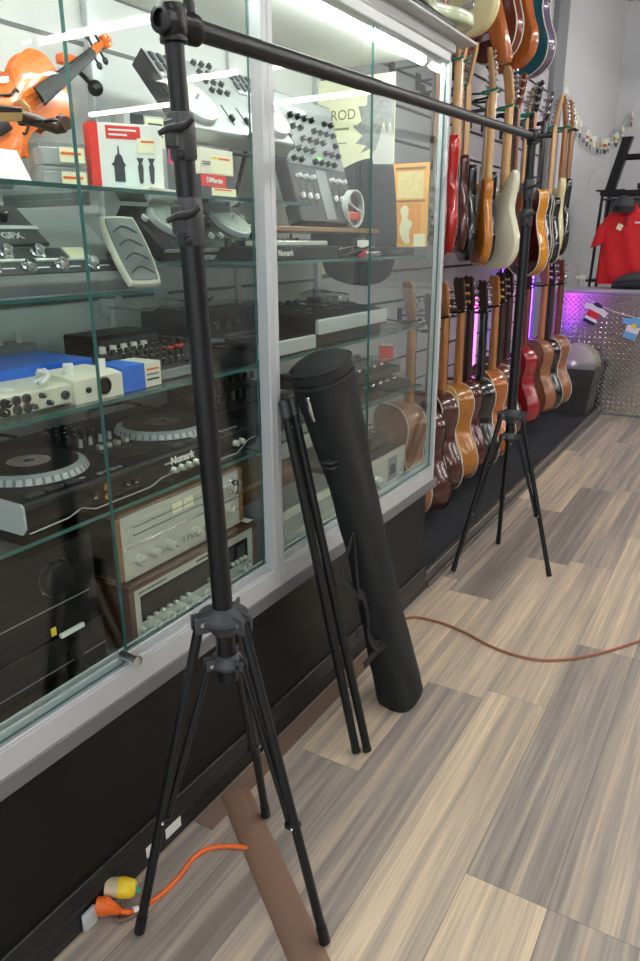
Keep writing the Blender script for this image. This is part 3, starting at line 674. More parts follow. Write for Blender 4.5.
def guitar(name, label, loc, rz, body, face, rim, neck, headcol=None, bind=None, guard=None, hw='single_coil', fret=None, acoustic=False, inline=True, tilt=0.0, group=None, back=None, scale=1.0, guard_out=None, knobs=True):
    t = thing(name, label, 'guitar', loc, rz, group, ry=tilt); t.scale = (scale,) * 3
    NL = 0.36 if acoustic else 0.41                 # nut to body
    o = OUT[body]; oz = [(x, z - NL) for x, z in o]
    th = 0.10 if acoustic else (0.055 if body == 'hollow' else 0.044)
    yf = 0.012; yb = yf + th
    b = MB()
    if acoustic or bind:
        b.prism(oz, yf, yb, 0.0025, 0, mif=1, mib=2)
    else: b.prism(oz, yf, yb, 0.009, 0)
    body_o = b.build('body', [rim, face, back or rim], t)
    if acoustic or bind:
        bm_ = bind or M_cream
        for y in (yf, yb):
            MB().tube([(x, y, z) for x, z in offset_out(oz, 0.0004)] + [(oz[0][0], y, oz[0][1])], 0.0024 if acoustic else 0.0032, 6, caps=False).build('binding', bm_, t)
    # neck with a rounded back
    b = MB(); l = []
    z1 = -NL - (0.06 if acoustic else 0.05)
    for z, w in ((0.0, .0215), (-NL * .5, .0245), (z1, .0275)):
        l.append([(-w, yf - 0.006, z), (w, yf - 0.006, z), (w, yf + 0.004, z), (w * .7, yf + 0.014, z), (0, yf + 0.019, z), (-w * .7, yf + 0.014, z), (-w, yf + 0.004, z)])
    b.ring(l); nk = b.build('neck', neck, t)
    fz = -NL - (0.13 if acoustic else 0.10)
    MB().ring([[(-w, yf - 0.011, z), (w, yf - 0.011, z), (w, yf - 0.0055, z), (-w, yf - 0.0055, z)] for z, w in ((0, .0215), (fz, .028))]).build('fretboard', fret or M_rose, nk)
    b = MB(); lp = []; y0 = yf - 0.0112
    for k in range(1, 20):
        z = fz * (1 - 2 ** (-k / 12)) / (1 - 2 ** (-20 / 12)); w = .021 + .006 * z / fz
        for dz, h in ((.0012, 0), (.0009, .001), (-.0009, .001), (-.0012, 0)): lp.append([(-w, y0 - h, z + dz), (w, y0 - h, z + dz)])
    b.ring(lp, closed=False, caps=False)
    for i in range(len(b.m)): b.m[i] = 1 if i % 4 < 3 else 0
    b.build('frets', [fret or M_rose, M_chrome], nk)
    # headstock
    hc = headcol or neck
    if acoustic or not inline:
        ho = [(-.02, 0), (-.034, .03), (-.037, .15), (-.02, .165), (0, .155), (.02, .165), (.037, .15), (.034, .03), (.02, 0)]
        pos = [(sx * .036, z, sx) for sx in (-1, 1) for z in (.045, .085, .125)]
    else:
        ho = [(.02, 0), (.026, .03), (.022, .09), (.03, .15), (.015, .185), (-.015, .18), (-.032, .15), (-.036, .03), (-.02, 0)]
        pos = [(-.036, .035 + .0235 * k, -1) for k in range(6)]
    hd = MB().prism(ho, yf - 0.006, yf + 0.009, 0.002, M=T3((0, 0.0, 0)) @ RX(-0.16)).build('headstock', hc, t)
    hd.matrix_local = Matrix()
    tuners(hd, 'chrome' if hw != 'gold' else 'gold', M_chrome if hw != 'gold' else M_brass, pos)
    MB().box((0, yf - 0.008, 0.0), (0.043, 0.012, 0.006), 0.001).build('nut', M_cream, t)
    zb = -NL - (0.335 if acoustic else 0.285)
    b = MB()
    for k in range(6):
        x = -.0175 + .007 * k; b.tube([(x, yf - 0.014, 0.0), (x * 1.45, yf - 0.0145, zb)], 0.0006, 4)
    if acoustic:
        MB().prism([(-.085, zb - .012), (-.06, zb + .014), (.06, zb + .014), (.085, zb - .012), (.06, zb - .02), (-.06, zb - .02)], yf - 0.009, yf, 0.002).build('bridge', M_rose, t)
        zs = -NL - 0.165
        s = MB().lathe([(0.0, 0.0008), (0.05, 0.0008)], 28, T3((0, yf, zs)) @ RX(PI / 2), 0, False)
        s.lathe([(0.05, 0.0012), (0.058, 0.0012)], 28, T3((0, yf, zs)) @ RX(PI / 2), 1, False); s.lathe([(0.061, 0.0012), (0.064, 0.0012)], 28, T3((0, yf, zs)) @ RX(PI / 2), 1, False)
        s.build('soundhole', [M_blk, M_cream], t)
    else:
        br = MB().box((0, yf - 0.006, zb), (0.08, 0.012, 0.03), 0.003); br.box((0, yf - 0.01, zb - 0.004), (0.066, 0.01, 0.008), 0.002)
        br.build('bridge', M_chrome if hw != 'gold' else M_brass, t)
        for z in ((zb + .055, zb + .125) if hw == 'humbucker' or hw == 'gold' else (zb + .04, zb + .085, zb + .13)):
            w = (0.085, 0.012, 0.036) if hw in ('humbucker', 'gold') else (0.082, 0.010, 0.018)
            MB().box((0, yf - 0.004, z), w, 0.003).build('pickup', M_chrome if hw == 'humbucker' else (M_brass if hw == 'gold' else M_cream), t)
        if knobs:
            for x, z in ((.075, zb - .01), (.095, zb - .045), (.07, zb - .07)):
                MB().cyl((x, yf, z), (x, yf - 0.016, z), 0.011, 0.0095, n=14).build('knob', M_blk if hw != 'gold' else M_brass, t)
    st = b.build('strings', M_chrome, t)
    if guard:
        go = guard_out or ([(.03, -.03), (.09, .02), (.1, -.04), (.088, -.1), (.105, -.18), (.125, -.25), (.1, -.33), (.06, -.33), (.03, -.25), (-.045, -.23), (-.08, -.15), (-.07, -.05), (-.04, -.02)] if not acoustic else
                           [(.055, -.14), (.1, -.2), (.115, -.27), (.075, -.31), (.035, -.25), (.05, -.2)])
        gp = [(x, z - NL) for x, z in R2(go)]
        MB().prism(gp, yf - 0.0025, yf + 0.001, 0.0006).build('pickguard', guard, t)
        if not acoustic or guard is M_ink:
            MB().tube([(x, yf - 0.0022, z) for x, z in offset_out(gp, 0.0002)] + [(gp[0][0], yf - 0.0022, gp[0][1])], 0.0016, 5, caps=False).build('pickguard_edge', M_white, t)
    return t
GX = -1.36
L_plum = lacquer('plum_grey_lacquer', rgb(96, 86, 112))
def hanger(y, z, green, label, x=GX):
    t = thing('guitar_hanger', label, 'hook', (XW + 0.022, y, z))
    w = x - (XW + 0.022)
    MB().box((0.004, 0, 0.0), (0.008, 0.05, 0.075), 0.003).build('wall_plate', M_blk, t)
    MB().tube([(0.006, 0, 0.0), (w * .5, 0, 0.006), (w - 0.07, 0, 0.0)], 0.005, 8).build('arm', M_dkgrey, t)
    for s in (-1, 1):
        c, sn = math.cos(-0.55), math.sin(-0.55)
        pts = [(w - 0.07, 0, 0), (w - 0.05, s * 0.034, 0), (w - 0.01, s * 0.034, 0.003), (w + 0.02, s * 0.032, 0.010)]
        MB().tube(cr(pts, 4, False), 0.006, 8).build('prong', M_green if green else M_blk, t)
FR, BK = -math.radians(28), math.radians(150)
def OUTW(d): return math.radians(d)
def wall_guitars():
    G = 'electric guitars hanging in the upper row'
    M_ = M_maple
    E = [ # x, y, z of the nut, turn, short name for the hook, label, spec
     (-1.30, 3.10, 2.25, OUTW(-60), 'the brown guitar behind the side glass', 'brown electric guitar nearest the showcase, seen through its side glass', dict(body='single', face=L_brown, rim=L_brown, neck=M_natural, guard=M_cream)),
     (-1.29, 3.38, 2.21, OUTW(121), 'the bright red guitar', 'bright red electric guitar with maple neck hanging beside the showcase edge', dict(body='double', face=L_red, rim=L_red, neck=M_, guard=M_white)),
     (-1.42, 3.68, 2.21, OUTW(-58), 'the wine red guitar', 'dark wine red electric guitar squeezed between red and black guitars', dict(body='double', face=L_dkred, rim=L_dkred, neck=M_, guard=M_blk)),
     (-1.40, 3.74, 2.17, OUTW(-58), 'the black guitar left of the butterscotch one', 'black electric guitar with maple neck just left of the butterscotch one', dict(body='double', face=L_black, rim=L_black, neck=M_, guard=M_blk)),
     (-1.27, 3.80, 2.15, OUTW(124), 'the butterscotch guitar', 'butterscotch electric guitar with a plain bare body and maple neck', dict(body='single', face=L_butter, rim=L_butter, neck=M_, guard=M_white)),
     (-1.40, 4.05, 2.16, OUTW(-57), 'the black guitar right of the butterscotch one', 'black electric guitar between the butterscotch and the white guitars', dict(body='double', face=L_black, rim=L_black, neck=M_, guard=M_blk)),
     (-1.28, 4.09, 2.12, OUTW(150), 'the cream white guitar', 'cream white electric guitar hanging back outward in front of far tripod', dict(body='double', face=L_white, rim=L_white, neck=M_, guard=M_white)),
     (-1.31, 4.26, 2.14, OUTW(-42), 'the reddish brown guitar', 'reddish brown electric guitar with a red neck right behind the white one', dict(body='single', face=L_brown, rim=L_brown, neck=L_brown, hw='humbucker', inline=False, headcol=L_brown)),
     (-1.37, 4.36, 2.13, OUTW(-45), 'the mahogany guitar behind the stand pole', 'natural mahogany electric guitar half hidden behind the far stand pole', dict(body='single', face=L_mahog, rim=L_mahog, neck=M_, guard=M_cream)),
     (-1.27, 4.44, 2.13, OUTW(-44), 'the amber hollow guitar', 'amber hollow electric guitar with cream binding behind the far stand pole', dict(body='hollow', face=L_dkred, rim=L_burst, neck=M_natural, bind=M_cream, hw='humbucker', inline=False, headcol=L_black)),
     (-1.37, 4.66, 2.13, OUTW(-56), 'the black guitar past the amber one', 'black electric guitar with pale neck right of the amber hollow guitar', dict(body='single', face=L_black, rim=L_black, neck=M_, guard=M_blk, hw='humbucker')),
     (-1.32, 4.86, 2.14, OUTW(-54), 'the black guitar with the black neck', 'black electric guitar with black neck and thin white binding', dict(body='single', face=L_black, rim=L_black, neck=L_black, bind=M_white, hw='humbucker', inline=False)),
     (-1.30, 5.02, 2.13, OUTW(-56), 'the dark brown guitar beside the cream one', 'dark brown electric guitar with cream binding beside the cream guitar', dict(body='single', face=L_dkbrn, rim=L_black, neck=M_, bind=M_cream, hw='humbucker')),
     (-1.27, 5.28, 2.16, OUTW(122), 'the pale cream guitar', 'pale cream electric guitar, last but one in the upper row', dict(body='double', face=L_cream, rim=L_cream, neck=M_natural, guard=M_white)),
     (-1.28, 5.50, 2.17, OUTW(121), 'the plain black guitar at the end', 'plain black electric guitar, last in the upper row', dict(body='double', face=L_black, rim=L_black, neck=M_natural, guard=M_blk)),
    ]
    for i, (x, y, z, r, hk, lab, sp) in enumerate(E):
        guitar('electric_guitar', lab, (x, y, z), r, group=G, fret=M_maple if sp['neck'] is M_maple else None, **sp)
        hanger(y, z - 0.012, i % 3 != 2, 'wall hook of ' + hk, x)
    G = 'acoustic guitars hanging in the lower row'
    A = [
     (-1.34, 3.08, 1.12, OUTW(149), 'the tan guitar behind the side glass', 'tan acoustic guitar with cream binding seen through the showcase side glass', dict(body='acoustic', face=L_tanbr, rim=L_tanbr, neck=M_natural)),
     (-1.35, 3.35, 1.05, OUTW(149), 'the brown acoustic by the showcase corner', 'plain reddish brown acoustic guitar half hidden by the showcase corner', dict(body='acoustic', face=L_dkbrn, rim=L_dkbrn, neck=M_mahog, bind=M_rose)),
     (-1.36, 3.54, 1.10, OUTW(149), 'the dark brown acoustic', 'dark brown acoustic guitar with thin cream binding left of the ochre one', dict(body='acoustic', face=M_spruce, rim=L_dkbrn, neck=M_natural, back=L_dkbrn)),
     (-1.35, 3.74, 1.11, OUTW(149), 'the ochre acoustic', 'acoustic guitar with ochre sides and a bright yellow back', dict(body='acoustic', face=M_spruce, rim=L_ochre, neck=M_natural, back=M_spruce, bind=M_cream)),
     (-1.36, 3.91, 1.11, OUTW(149), 'the wine brown acoustic', 'dark wine brown acoustic guitar between the ochre and black ones', dict(body='acoustic', face=L_dkred, rim=L_dkred, neck=M_rose, bind=M_rose)),
     (-1.35, 4.11, 1.08, OUTW(149), 'the black acoustic', 'glossy black acoustic guitar with white binding', dict(body='acoustic', face=L_black, rim=L_black, neck=L_black, guard=M_grey, back=L_black)),
     (-1.34, 4.29, 1.10, OUTW(149), 'the orange cutaway acoustic', 'orange natural acoustic guitar with a cutaway and cream binding', dict(body='cutaway', face=L_nat, rim=L_nat, neck=M_natural)),
     (-1.36, 4.47, 1.11, OUTW(149), 'the medium brown acoustic', 'medium brown acoustic guitar behind the orange cutaway one', dict(body='acoustic', face=L_dkbrn, rim=L_mahog, neck=M_rose)),
     (-1.37, 4.65, 1.13, OUTW(149), 'the dark acoustic behind the pole', 'dark acoustic guitar with a rosewood neck behind the far stand pole', dict(body='acoustic', face=L_dkbrn, rim=L_dkbrn, neck=M_rose, bind=M_rose)),
     (-1.33, 4.92, 1.17, OUTW(147), 'the cherry red acoustic', 'cherry red glossy acoustic guitar right of the far stand pole', dict(body='cutaway', face=L_cherry, rim=L_cherry, neck=M_mahog, bind=M_rose, guard=M_ink)),
     (-1.32, 5.30, 1.17, OUTW(149), 'the tan acoustic', 'tan brown acoustic guitar with natural neck behind the cherry red one', dict(body='acoustic', face=L_tanbr, rim=L_tanbr, neck=M_natural, bind=M_rose)),
     (-1.32, 5.49, 1.16, OUTW(149), 'the black sided acoustic', 'tan acoustic guitar with black sides and cream binding', dict(body='acoustic', face=L_tanbr, rim=L_black, neck=M_rose, back=L_tanbr)),
     (-1.31, 5.72, 1.16, OUTW(149), 'the last acoustic', 'light brown acoustic guitar, last of the lower row near the crate', dict(body='acoustic', face=L_tanbr, rim=L_tanbr, neck=M_mahog, bind=M_cream)),
    ]
    for i, (x, y, z, r, hk, lab, sp) in enumerate(A):
        guitar('acoustic_guitar', lab, (x, y, z), r, group=G, acoustic=True, inline=False, scale=1.05, hw='gold' if i in (3, 6) else 'single_coil', headcol=M_rose if i % 2 else None, **sp)
        hanger(y, z - 0.012, False, 'lower wall hook of ' + hk, x)
    G = 'electric guitars hanging in the top row'
    T = [
     (-1.36, 3.60, 3.16, FR, 'the cream top row guitar', 'cream electric guitar in the top row behind the pale green one', dict(body='double', face=L_cream, rim=L_cream, neck=M_maple, knobs=False)),
     (-1.36, 3.88, 3.09, BK, 'the V shaped guitar', 'natural wood guitar with a pointed V shaped body in the top row', dict(body='vee', face=L_nat, rim=L_nat, neck=M_mahog, hw='humbucker', inline=False)),
     (-1.33, 4.02, 3.12, BK, 'the mahogany red guitar', 'mahogany red guitar with cream bound body behind the V shaped one', dict(body='single', face=L_mahog, rim=L_mahog, neck=M_mahog, bind=M_cream, hw='humbucker', inline=False)),
     (-1.33, 4.26, 3.17, BK, 'the wide brown guitar', 'wide brown electric guitar hanging between mahogany and teal ones', dict(body='hollow', face=L_brown, rim=L_nat, neck=M_mahog, hw='humbucker', inline=False, back=L_mahog)),
     (-1.31, 4.50, 3.18, BK, 'the teal blue guitar', 'teal blue hollow guitar with cream binding, last of the top row', dict(body='hollow', face=L_teal, rim=L_plum, neck=M_mahog, bind=M_cream, hw='humbucker', inline=False, back=L_teal)),
    ]
    for (x, y, z, r, hk, lab, sp) in T:
        guitar('electric_guitar', lab, (x, y, z), r, group=G, **sp)
        hanger(y, z - 0.012, False, 'top row wall hook of ' + hk, x)
    g = guitar('electric_guitar', 'pale green electric guitar lying on top of the showcase over its end', (-1.20, 2.10, 2.235), 0, body='offset', face=L_mint, rim=L_mint, neck=M_maple, guard=M_blk, back=L_mint)
    g.rotation_euler = Matrix(((-1, 0, 0), (0, 0, -1), (0, -1, 0))).to_euler()
    t = thing('guitar_case', 'low black case lying on the showcase top under the pale green guitar', 'case', (-1.20, 2.52, 2.1125))
    MB().bx(-.16, .14, -.17, .20, .003, .06, .012).build('case_shell', M_blk, t); MB().bx(-.02, .04, .198, .21, .02, .045, .003).build('latch', M_chrome, t)
wall_guitars()

# ------------------------------------------------------------------ light bars between the guitars
def light_bars():
    def bar(y, z0, z1, col, es, label, x=XW + 0.045):
        t = thing('light_bar', label, 'light', (x, y, z0))
        MB().bx(-0.022, -0.006, -0.02, 0.02, 0, z1 - z0, 0.003).build('housing', M_blk, t)
        m = mat('lit_' + label.split()[0], (col[0], col[1], col[2], 1), 0.4, emit=col, es=es)
        MB().tube([(0, 0, 0.01), (0, 0, z1 - z0 - 0.01)], 0.013, 12).build('lens', m, t)
        for z in (-0.01, z1 - z0): MB().bx(-0.024, 0.01, -0.018, 0.018, z - 0.0, z + 0.012, 0.003).build('end_cap', M_blk, t)
    bar(5.22, 0.62, 1.3, (0.16, 0.03, 1.0, 1), 6, 'violet light bar standing on the wall behind the acoustic guitars')
    bar(4.68, 0.55, 1.12, (1.0, 0.10, 0.75, 1), 3, 'magenta light bar standing on the wall near the black acoustic guitar')
    bar(5.98, 0.62, 1.22, (0.18, 0.04, 1.0, 1), 10, 'indigo light bar on the wall next to the steel counter')
    bar(5.80, 0.72, 1.12, (1.0, 0.05, 0.7, 1), 8, 'pink light bar on the wall next to the indigo bar')
light_bars()

# ------------------------------------------------------------------ counter of tread plate
CY = 6.66
def counter():
    t = thing('service_counter', 'shop counter faced with shiny diamond tread plate', 'counter', (0.4, CY + 0.3, 0))
    O = (0.4, CY + 0.3)
    x0, x1 = XW + 0.005 - O[0], 2.4 - O[0]; y0 = CY - O[1]
    MB().bx(x0, x1, y0 + 0.006, 0.03, 0.0, 1.03).build('counter_body', M_dkgrey, t)
    m = mat('tread_plate', rgb(206, 202, 198), 0.24, 1.0)
    b = MB(); b.bx(x0, x1, y0, y0 + 0.006, 0.012, 1.03)
    pz, px = 0.042, 0.042; k = 0; z = 0.03
    while z < 1.01:
        x = x0 + 0.02 + (px / 2 if k % 2 else 0)
        while x < x1 - 0.02:
            if x < 1.0 - O[0]:
                a = 0.75 if k % 2 else -0.75
                c, s = math.cos(a), math.sin(a); l, w = 0.019, 0.0065
                q = [(x + l * c, z + l * s), (x - w * s, z + w * c), (x - l * c, z - l * s), (x + w * s, z - w * c)]
                b.add([(p[0], y0 - 0.0, p[1]) for p in q] + [(x + l * .5 * c, y0 - 0.0048, z + l * .5 * s), (x - l * .5 * c, y0 - 0.0048, z - l * .5 * s)],
                      [(0, 1, 4), (1, 2, 5, 4), (2, 3, 5), (3, 0, 4, 5)])
            x += px
        z += pz / 2; k += 1
    b.build('tread_plate', m, t)
    MB().bx(x0, x1, y0 - 0.03, 0.06, 1.03, 1.066, 0.012, seg=3).build('counter_top', mat('counter_top_steel', rgb(188, 188, 192), 0.35, 0.5, noise=0.03), t)
    MB().bx(x0, x1, y0 - 0.004, y0 + 0.004, 0.0, 0.02).build('foot_rail', M_aludk, t)
counter()
def jersey_pennant(x, z, rot, cols, label, yy):
    t = thing('jersey_pennant', label, 'pennant', (x, yy, z)); t.rotation_euler = (0, rot, 0)
    def sect(z0, z1, m, nm, sleeve=False, neck=False):
        o = [(-.052, z0), (.052, z0), (.052, z1), (-.052, z1)]
        if sleeve: o = [(-.052, z0), (-.095, z0 - .01), (-.105, z0 + .035), (-.052, z1), (.052, z1), (.105, z0 + .035), (.095, z0 - .01), (.052, z0)]
        MB().prism(o, -0.0015, 0.0015).build(nm, m, t)
    h = [-.17, -.13, -.09, -.055, -.02, 0.0]
    sect(-.17, -.14, cols[0], 'hem'); sect(-.14, -.115, cols[1], 'waist_band'); sect(-.115, -.06, cols[2], 'body_band'); sect(-.06, -.012, cols[3], 'sleeve_band', True)
    MB().prism([(-.045, -.012), (-.03, .012), (.03, .012), (.045, -.012), (.0, -.02)], -0.0018, 0.0018).build('collar', cols[4], t)
    if len(cols) > 5: MB().cyl((0, -0.0016, -0.055), (0, -0.003, -0.055), 0.02, n=18).build('sun_emblem', cols[5], t)
M_navy = mat('navy_print', rgb(30, 36, 84), 0.6); M_sky = mat('sky_print', rgb(110, 172, 220), 0.6)
jersey_pennant(-1.205, 0.935, 0.42, (M_navy, M_white, M_red, M_white, M_navy), 'small red, white and navy jersey pennant taped on the counter', CY - 0.008)
jersey_pennant(-0.885, 0.83, 0.3, (M_sky, M_sky, M_white, M_sky, M_sky, M_yellow), 'small sky blue and white jersey pennant with a sun on the counter', CY - 0.008)
tag(MB().tube(cr([(-1.36, CY - 0.006, 1.02), (-1.26, CY - 0.006, 0.965), (-1.1, CY - 0.006, 0.895), (-0.9, CY - 0.006, 0.845), (-0.7, CY - 0.006, 0.82)], 6, False), 0.0025, 6).build('pennant_string', M_white), 'white string of the jersey pennants drooping across the tread plate', 'string')
def crate():
    t = thing('storage_crate', 'dark crate of cymbals standing on the carpet against the counter', 'crate', (-1.29, 6.36, 0.068))
    m = mat('crate_plastic', rgb(58, 58, 56), 0.5, noise=0.1)
    w0, w1, d0, d1, h = .155, .198, .16, .195, .385
    b = MB()
    def wall(a, c):   # outer loop bottom/top of one side
        pass
    outer = [[(-w0, -d0, 0), (w0, -d0, 0), (w0, d0, 0), (-w0, d0, 0)], [(-w1, -d1, h), (w1, -d1, h), (w1, d1, h), (-w1, d1, h)]]
    k = 0.012
    inner = [[(-w1 + k, -d1 + k, h), (w1 - k, -d1 + k, h), (w1 - k, d1 - k, h), (-w1 + k, d1 - k, h)], [(-w0 + k, -d0 + k, k), (w0 - k, -d0 + k, k), (w0 - k, d0 - k, k), (-w0 + k, d0 - k, k)]]
    b.ring(outer + inner); b.build('crate_shell', m, t)
    b = MB()
    for z0, z1 in ((.325, .39), (.23, .245), (.17, .185)):
        f = lambda z: (w0 + (w1 - w0) * z / h, d0 + (d1 - d0) * z / h)
        (a, c), (a2, c2) = f(z0), f(z1); e = .009
        b.ring([[(-a, -c, z0), (a, -c, z0), (a, c, z0), (-a, c, z0)], [(-a - e, -c - e, z0), (a + e, -c - e, z0), (a + e, c + e, z0), (-a - e, c + e, z0)], [(-a2 - e, -c2 - e, z1), (a2 + e, -c2 - e, z1), (a2 + e, c2 + e, z1), (-a2 - e, c2 + e, z1)], [(-a2, -c2, z1), (a2, -c2, z1), (a2, c2, z1), (-a2, c2, z1)]], caps=False)
    b.build('crate_rim', m, t)
    MB().bx(-.05, .05, -d0 - .03, -d0 - .012, .265, .285, 0.003).build('handle', m, t)
    for i, (y, r, tilt) in enumerate(((-.09, .178, -.16), (-.045, .18, -.17), (0.0, .18, -.18), (.05, .18, -.18))):
        c = MB().lathe([(0.005, 0.03), (.02, .028), (.04, .012), (.06, .008), (r * .8, 0), (r, -.006), (r, -.008), (r * .8, -.002), (.04, .008), (.005, .02)], 40)
        o = c.build('cymbal', mat('cymbal_%d' % i, rgb(222, 216, 216) if i < 2 else rgb(206, 200, 186), 0.3, 0.5))
        o.matrix_world = T3((-1.30 + .01 * i, 6.36 + y, 0.068 + .40)) @ RX(PI / 2 - tilt)
        tag(o, ['silver white cymbal standing foremost in the crate', 'silver white cymbal standing second in the crate', 'dull cymbal third in the crate, behind the silver white ones', 'dull cymbal at the back of the crate by the tread plate'][i], 'cymbal', 'cymbals in the crate')
crate()
# things on and behind the counter
def rack():
    t = thing('display_rack', 'black metal rack with a top shelf behind the counter', 'rack', (-0.96, 7.27, 0))
    MB().bx(-.42, .6, -.16, .2, 1.83, 1.87, 0.004).build('rack_shelf', M_blk, t)
    for nm, a, e in (('leg', (-.40, -.14, 1.83), (-.475, -.14, 0.0)), ('leg', (-.40, .18, 1.83), (-.475, .18, 0.0)), ('leg', (.58, -.14, 1.83), (.62, -.14, 0)), ('leg', (.58, .18, 1.83), (.62, .18, 0))):
        MB().tube([a, e], 0.013, 10).build(nm, M_blk, t)
    MB().tube([(-.40, -.14, 1.80), (.6, -.14, 1.80)], 0.01, 10).build('hanging_rail', M_dkgrey, t)
    MB().bx(-.47, .6, -.14, .19, 1.10, 1.12, 0.003).build('rack_shelf', M_blk, t)
    MB().bx(-.43, .6, .185, .19, 1.12, 1.82).build('back_board', mat('rack_back', rgb(118, 128, 124), 0.6), t)
rack()
def shirt():
    t = thing('polo_shirt', 'red polo shirt hanging on the black rack behind the counter', 'shirt', (-1.12, 7.04, 1.69))
    m = mat('red_knit', rgb(206, 26, 30), 0.75, noise=0.08, nscale=200, bump=0.2)
    K = 40; loops = []
    for z, w, d, o in ((-.60, .19, .045, .01), (-.5, .195, .05, .008), (-.38, .19, .055, .005), (-.25, .19, .06, 0), (-.14, .195, .06, 0), (-.06, .19, .05, 0), (-.02, .15, .045, 0), (.01, .10, .04, 0), (.04, .065, .04, 0)):
        loops.append([(w * math.cos(2 * PI * k / K) + .008 * math.sin(5 * 2 * PI * k / K + z * 9), d * math.sin(2 * PI * k / K) * (1 + .35 * math.sin(6 * 2 * PI * k / K + z * 12) * min(1, -z * 3 if z < 0 else 0)) + o, z) for k in range(K)])
    MB().ring(loops).build('shirt_body', m, t, 70)
    for s in (-1, 1):
        l = []
        for i, (x, z, rx, rz) in enumerate(((.12, -.04, .04, .055), (.165, -.09, .045, .07), (.195, -.19, .042, .072), (.21, -.27, .04, .074))):
            l.append([(s * x + s * rz * .9 * math.cos(2 * PI * k / 20), rx * math.sin(2 * PI * k / 20), z + rz * .35 * math.cos(2 * PI * k / 20) * (-1)) for k in range(20)])
        MB().ring(l).build('sleeve', m, t, 70)
    for s in (-1, 1):
        MB().prism([(0, .0), (s * .075, .07), (s * .085, .03), (s * .05, -.03)], -.058, -.05, .002).build('collar', m, t)
    MB().bx(-.016, .016, -.064, -.058, -.2, -.01, .001).build('placket', mat('dark_red_knit', rgb(150, 18, 24), 0.75), t)
    MB().box((0.01, -.069, -.13), (.045, .002, .05), .0006, M=RY(.4)).build('price_tag', M_pale, t)
    MB().box((.10, -.064, -.09), (.05, .002, .016), .0005).build('chest_emblem', M_white, t)
shirt()
def beanie():
    t = thing('knit_cap', 'black and grey patterned cap hung over the neck of the red shirt', 'cap', (-1.14, 6.93, 1.71))
    MB().lathe([(.07, -.03), (.082, 0), (.08, .05), (.06, .09), (.02, .105), (.002, .106)], 24).build('crown', mat('camo_knit', rgb(66, 68, 72), 0.9, noise=0.6, nscale=30), t)
    MB().lathe([(.083, -.02), (.087, -.02), (.086, .02), (.082, .02)], 24).build('brim', M_fabric, t)
beanie()
def monitor():
    t = thing('monitor_stand', 'tall black tilted monitor pillar standing on the rack shelf', 'stand', (-1.29, 7.24, 1.87))
    MB().bx(-.14, .10, -.07, .1, 0, .012, .004).build('base', M_blk, t)
    MB().ring([[(-.07 + z * .24, -.05, z), (.01 + z * .24, -.05, z), (.01 + z * .24, .03, z), (-.07 + z * .24, .03, z)] for z in (.0, .10, .25, .40, .43)]).build('pillar', M_blk, t)
    MB().tube([(.05, -.01, .27), (.12, -.01, .27), (.19, -.01, .27)], .025, 12).build('arm', M_blk, t)
    MB().tube(cr([(-.09, -.06, .20), (-.17, -.07, .16), (-.19, -.08, .06), (-.17, -.09, .005)], 6, False), .004, 8).build('cable', M_ltgrey, t)
    t2 = thing('monitor', 'grey backed monitor cut by the right picture edge above the rack', 'monitor', (-1.00, 7.24, 1.98))
    MB().bx(-.03, .5, -.02, .012, .0, .46, .008, M=RY(-.06)).build('screen_frame', M_grey, t2); MB().bx(-.02, .49, -.022, -.0195, .03, .44, M=RY(-.06)).build('screen', M_blkgloss, t2)
    MB().bx(-.028, .06, -.026, .0, .0, .035, .004, M=RY(-.06)).build('orange_label', M_orange, t2)
    t3 = thing('black_console', 'flat black box lying on the rack shelf under the monitor', 'box', (-0.92, 7.2, 1.87))
    MB().bx(-.16, .2, -.1, .1, 0.004, .05, .006).build('shell', M_blk, t3)
    for x in (-.13, .17): MB().bx(x - .015, x + .015, -.08, .08, 0, .005, .001).build('foot', M_rubber, t3)
monitor()
def seat_pad():
    t = thing('padded_bag', 'rounded dark grey padded bag lying on the counter top', 'bag', (-0.90, 6.86, 1.066))
    l = []
    for x, r, h in ((-.25, .03, .03), (-.23, .09, .07), (-.16, .13, .115), (-.03, .15, .15), (.1, .155, .165), (.22, .14, .14), (.29, .08, .07), (.305, .03, .03)):
        l.append([(x, r * math.copysign(abs(math.cos(2 * PI * k / 24)) ** .8, math.cos(2 * PI * k / 24)), h / 2 + h / 2 * math.copysign(abs(math.sin(2 * PI * k / 24)) ** .8, math.sin(2 * PI * k / 24))) for k in range(24)])
    MB().ring(l).build('padding', mat('charcoal_padding', rgb(60, 62, 64), 0.7, noise=0.1, nscale=120, bump=.2), t, 70)
    MB().tube([(-.2, -.13, .06), (0, -.152, .075), (.2, -.143, .07)], .004, 8).build('piping', M_blk, t)
seat_pad()
def folded_stand():
    t = thing('folded_stand', 'folded pale metal stand leaning behind the counter near the wall', 'stand', (-1.49, 7.08, 0.0))
    for i, (a, e) in enumerate((((.0, 0, 1.45), (.12, .0, .0)), ((.02, .02, 1.30), (.02, .02, .0)), ((.06, .01, 1.2), (-.05, .02, 0.0)))):
        MB().tube([a, e], .009, 8).build('leg', M_ltgrey, t)
    MB().box((.03, .01, 1.14), (.09, .04, .04), .006).build('joint', M_cream, t)
folded_stand()
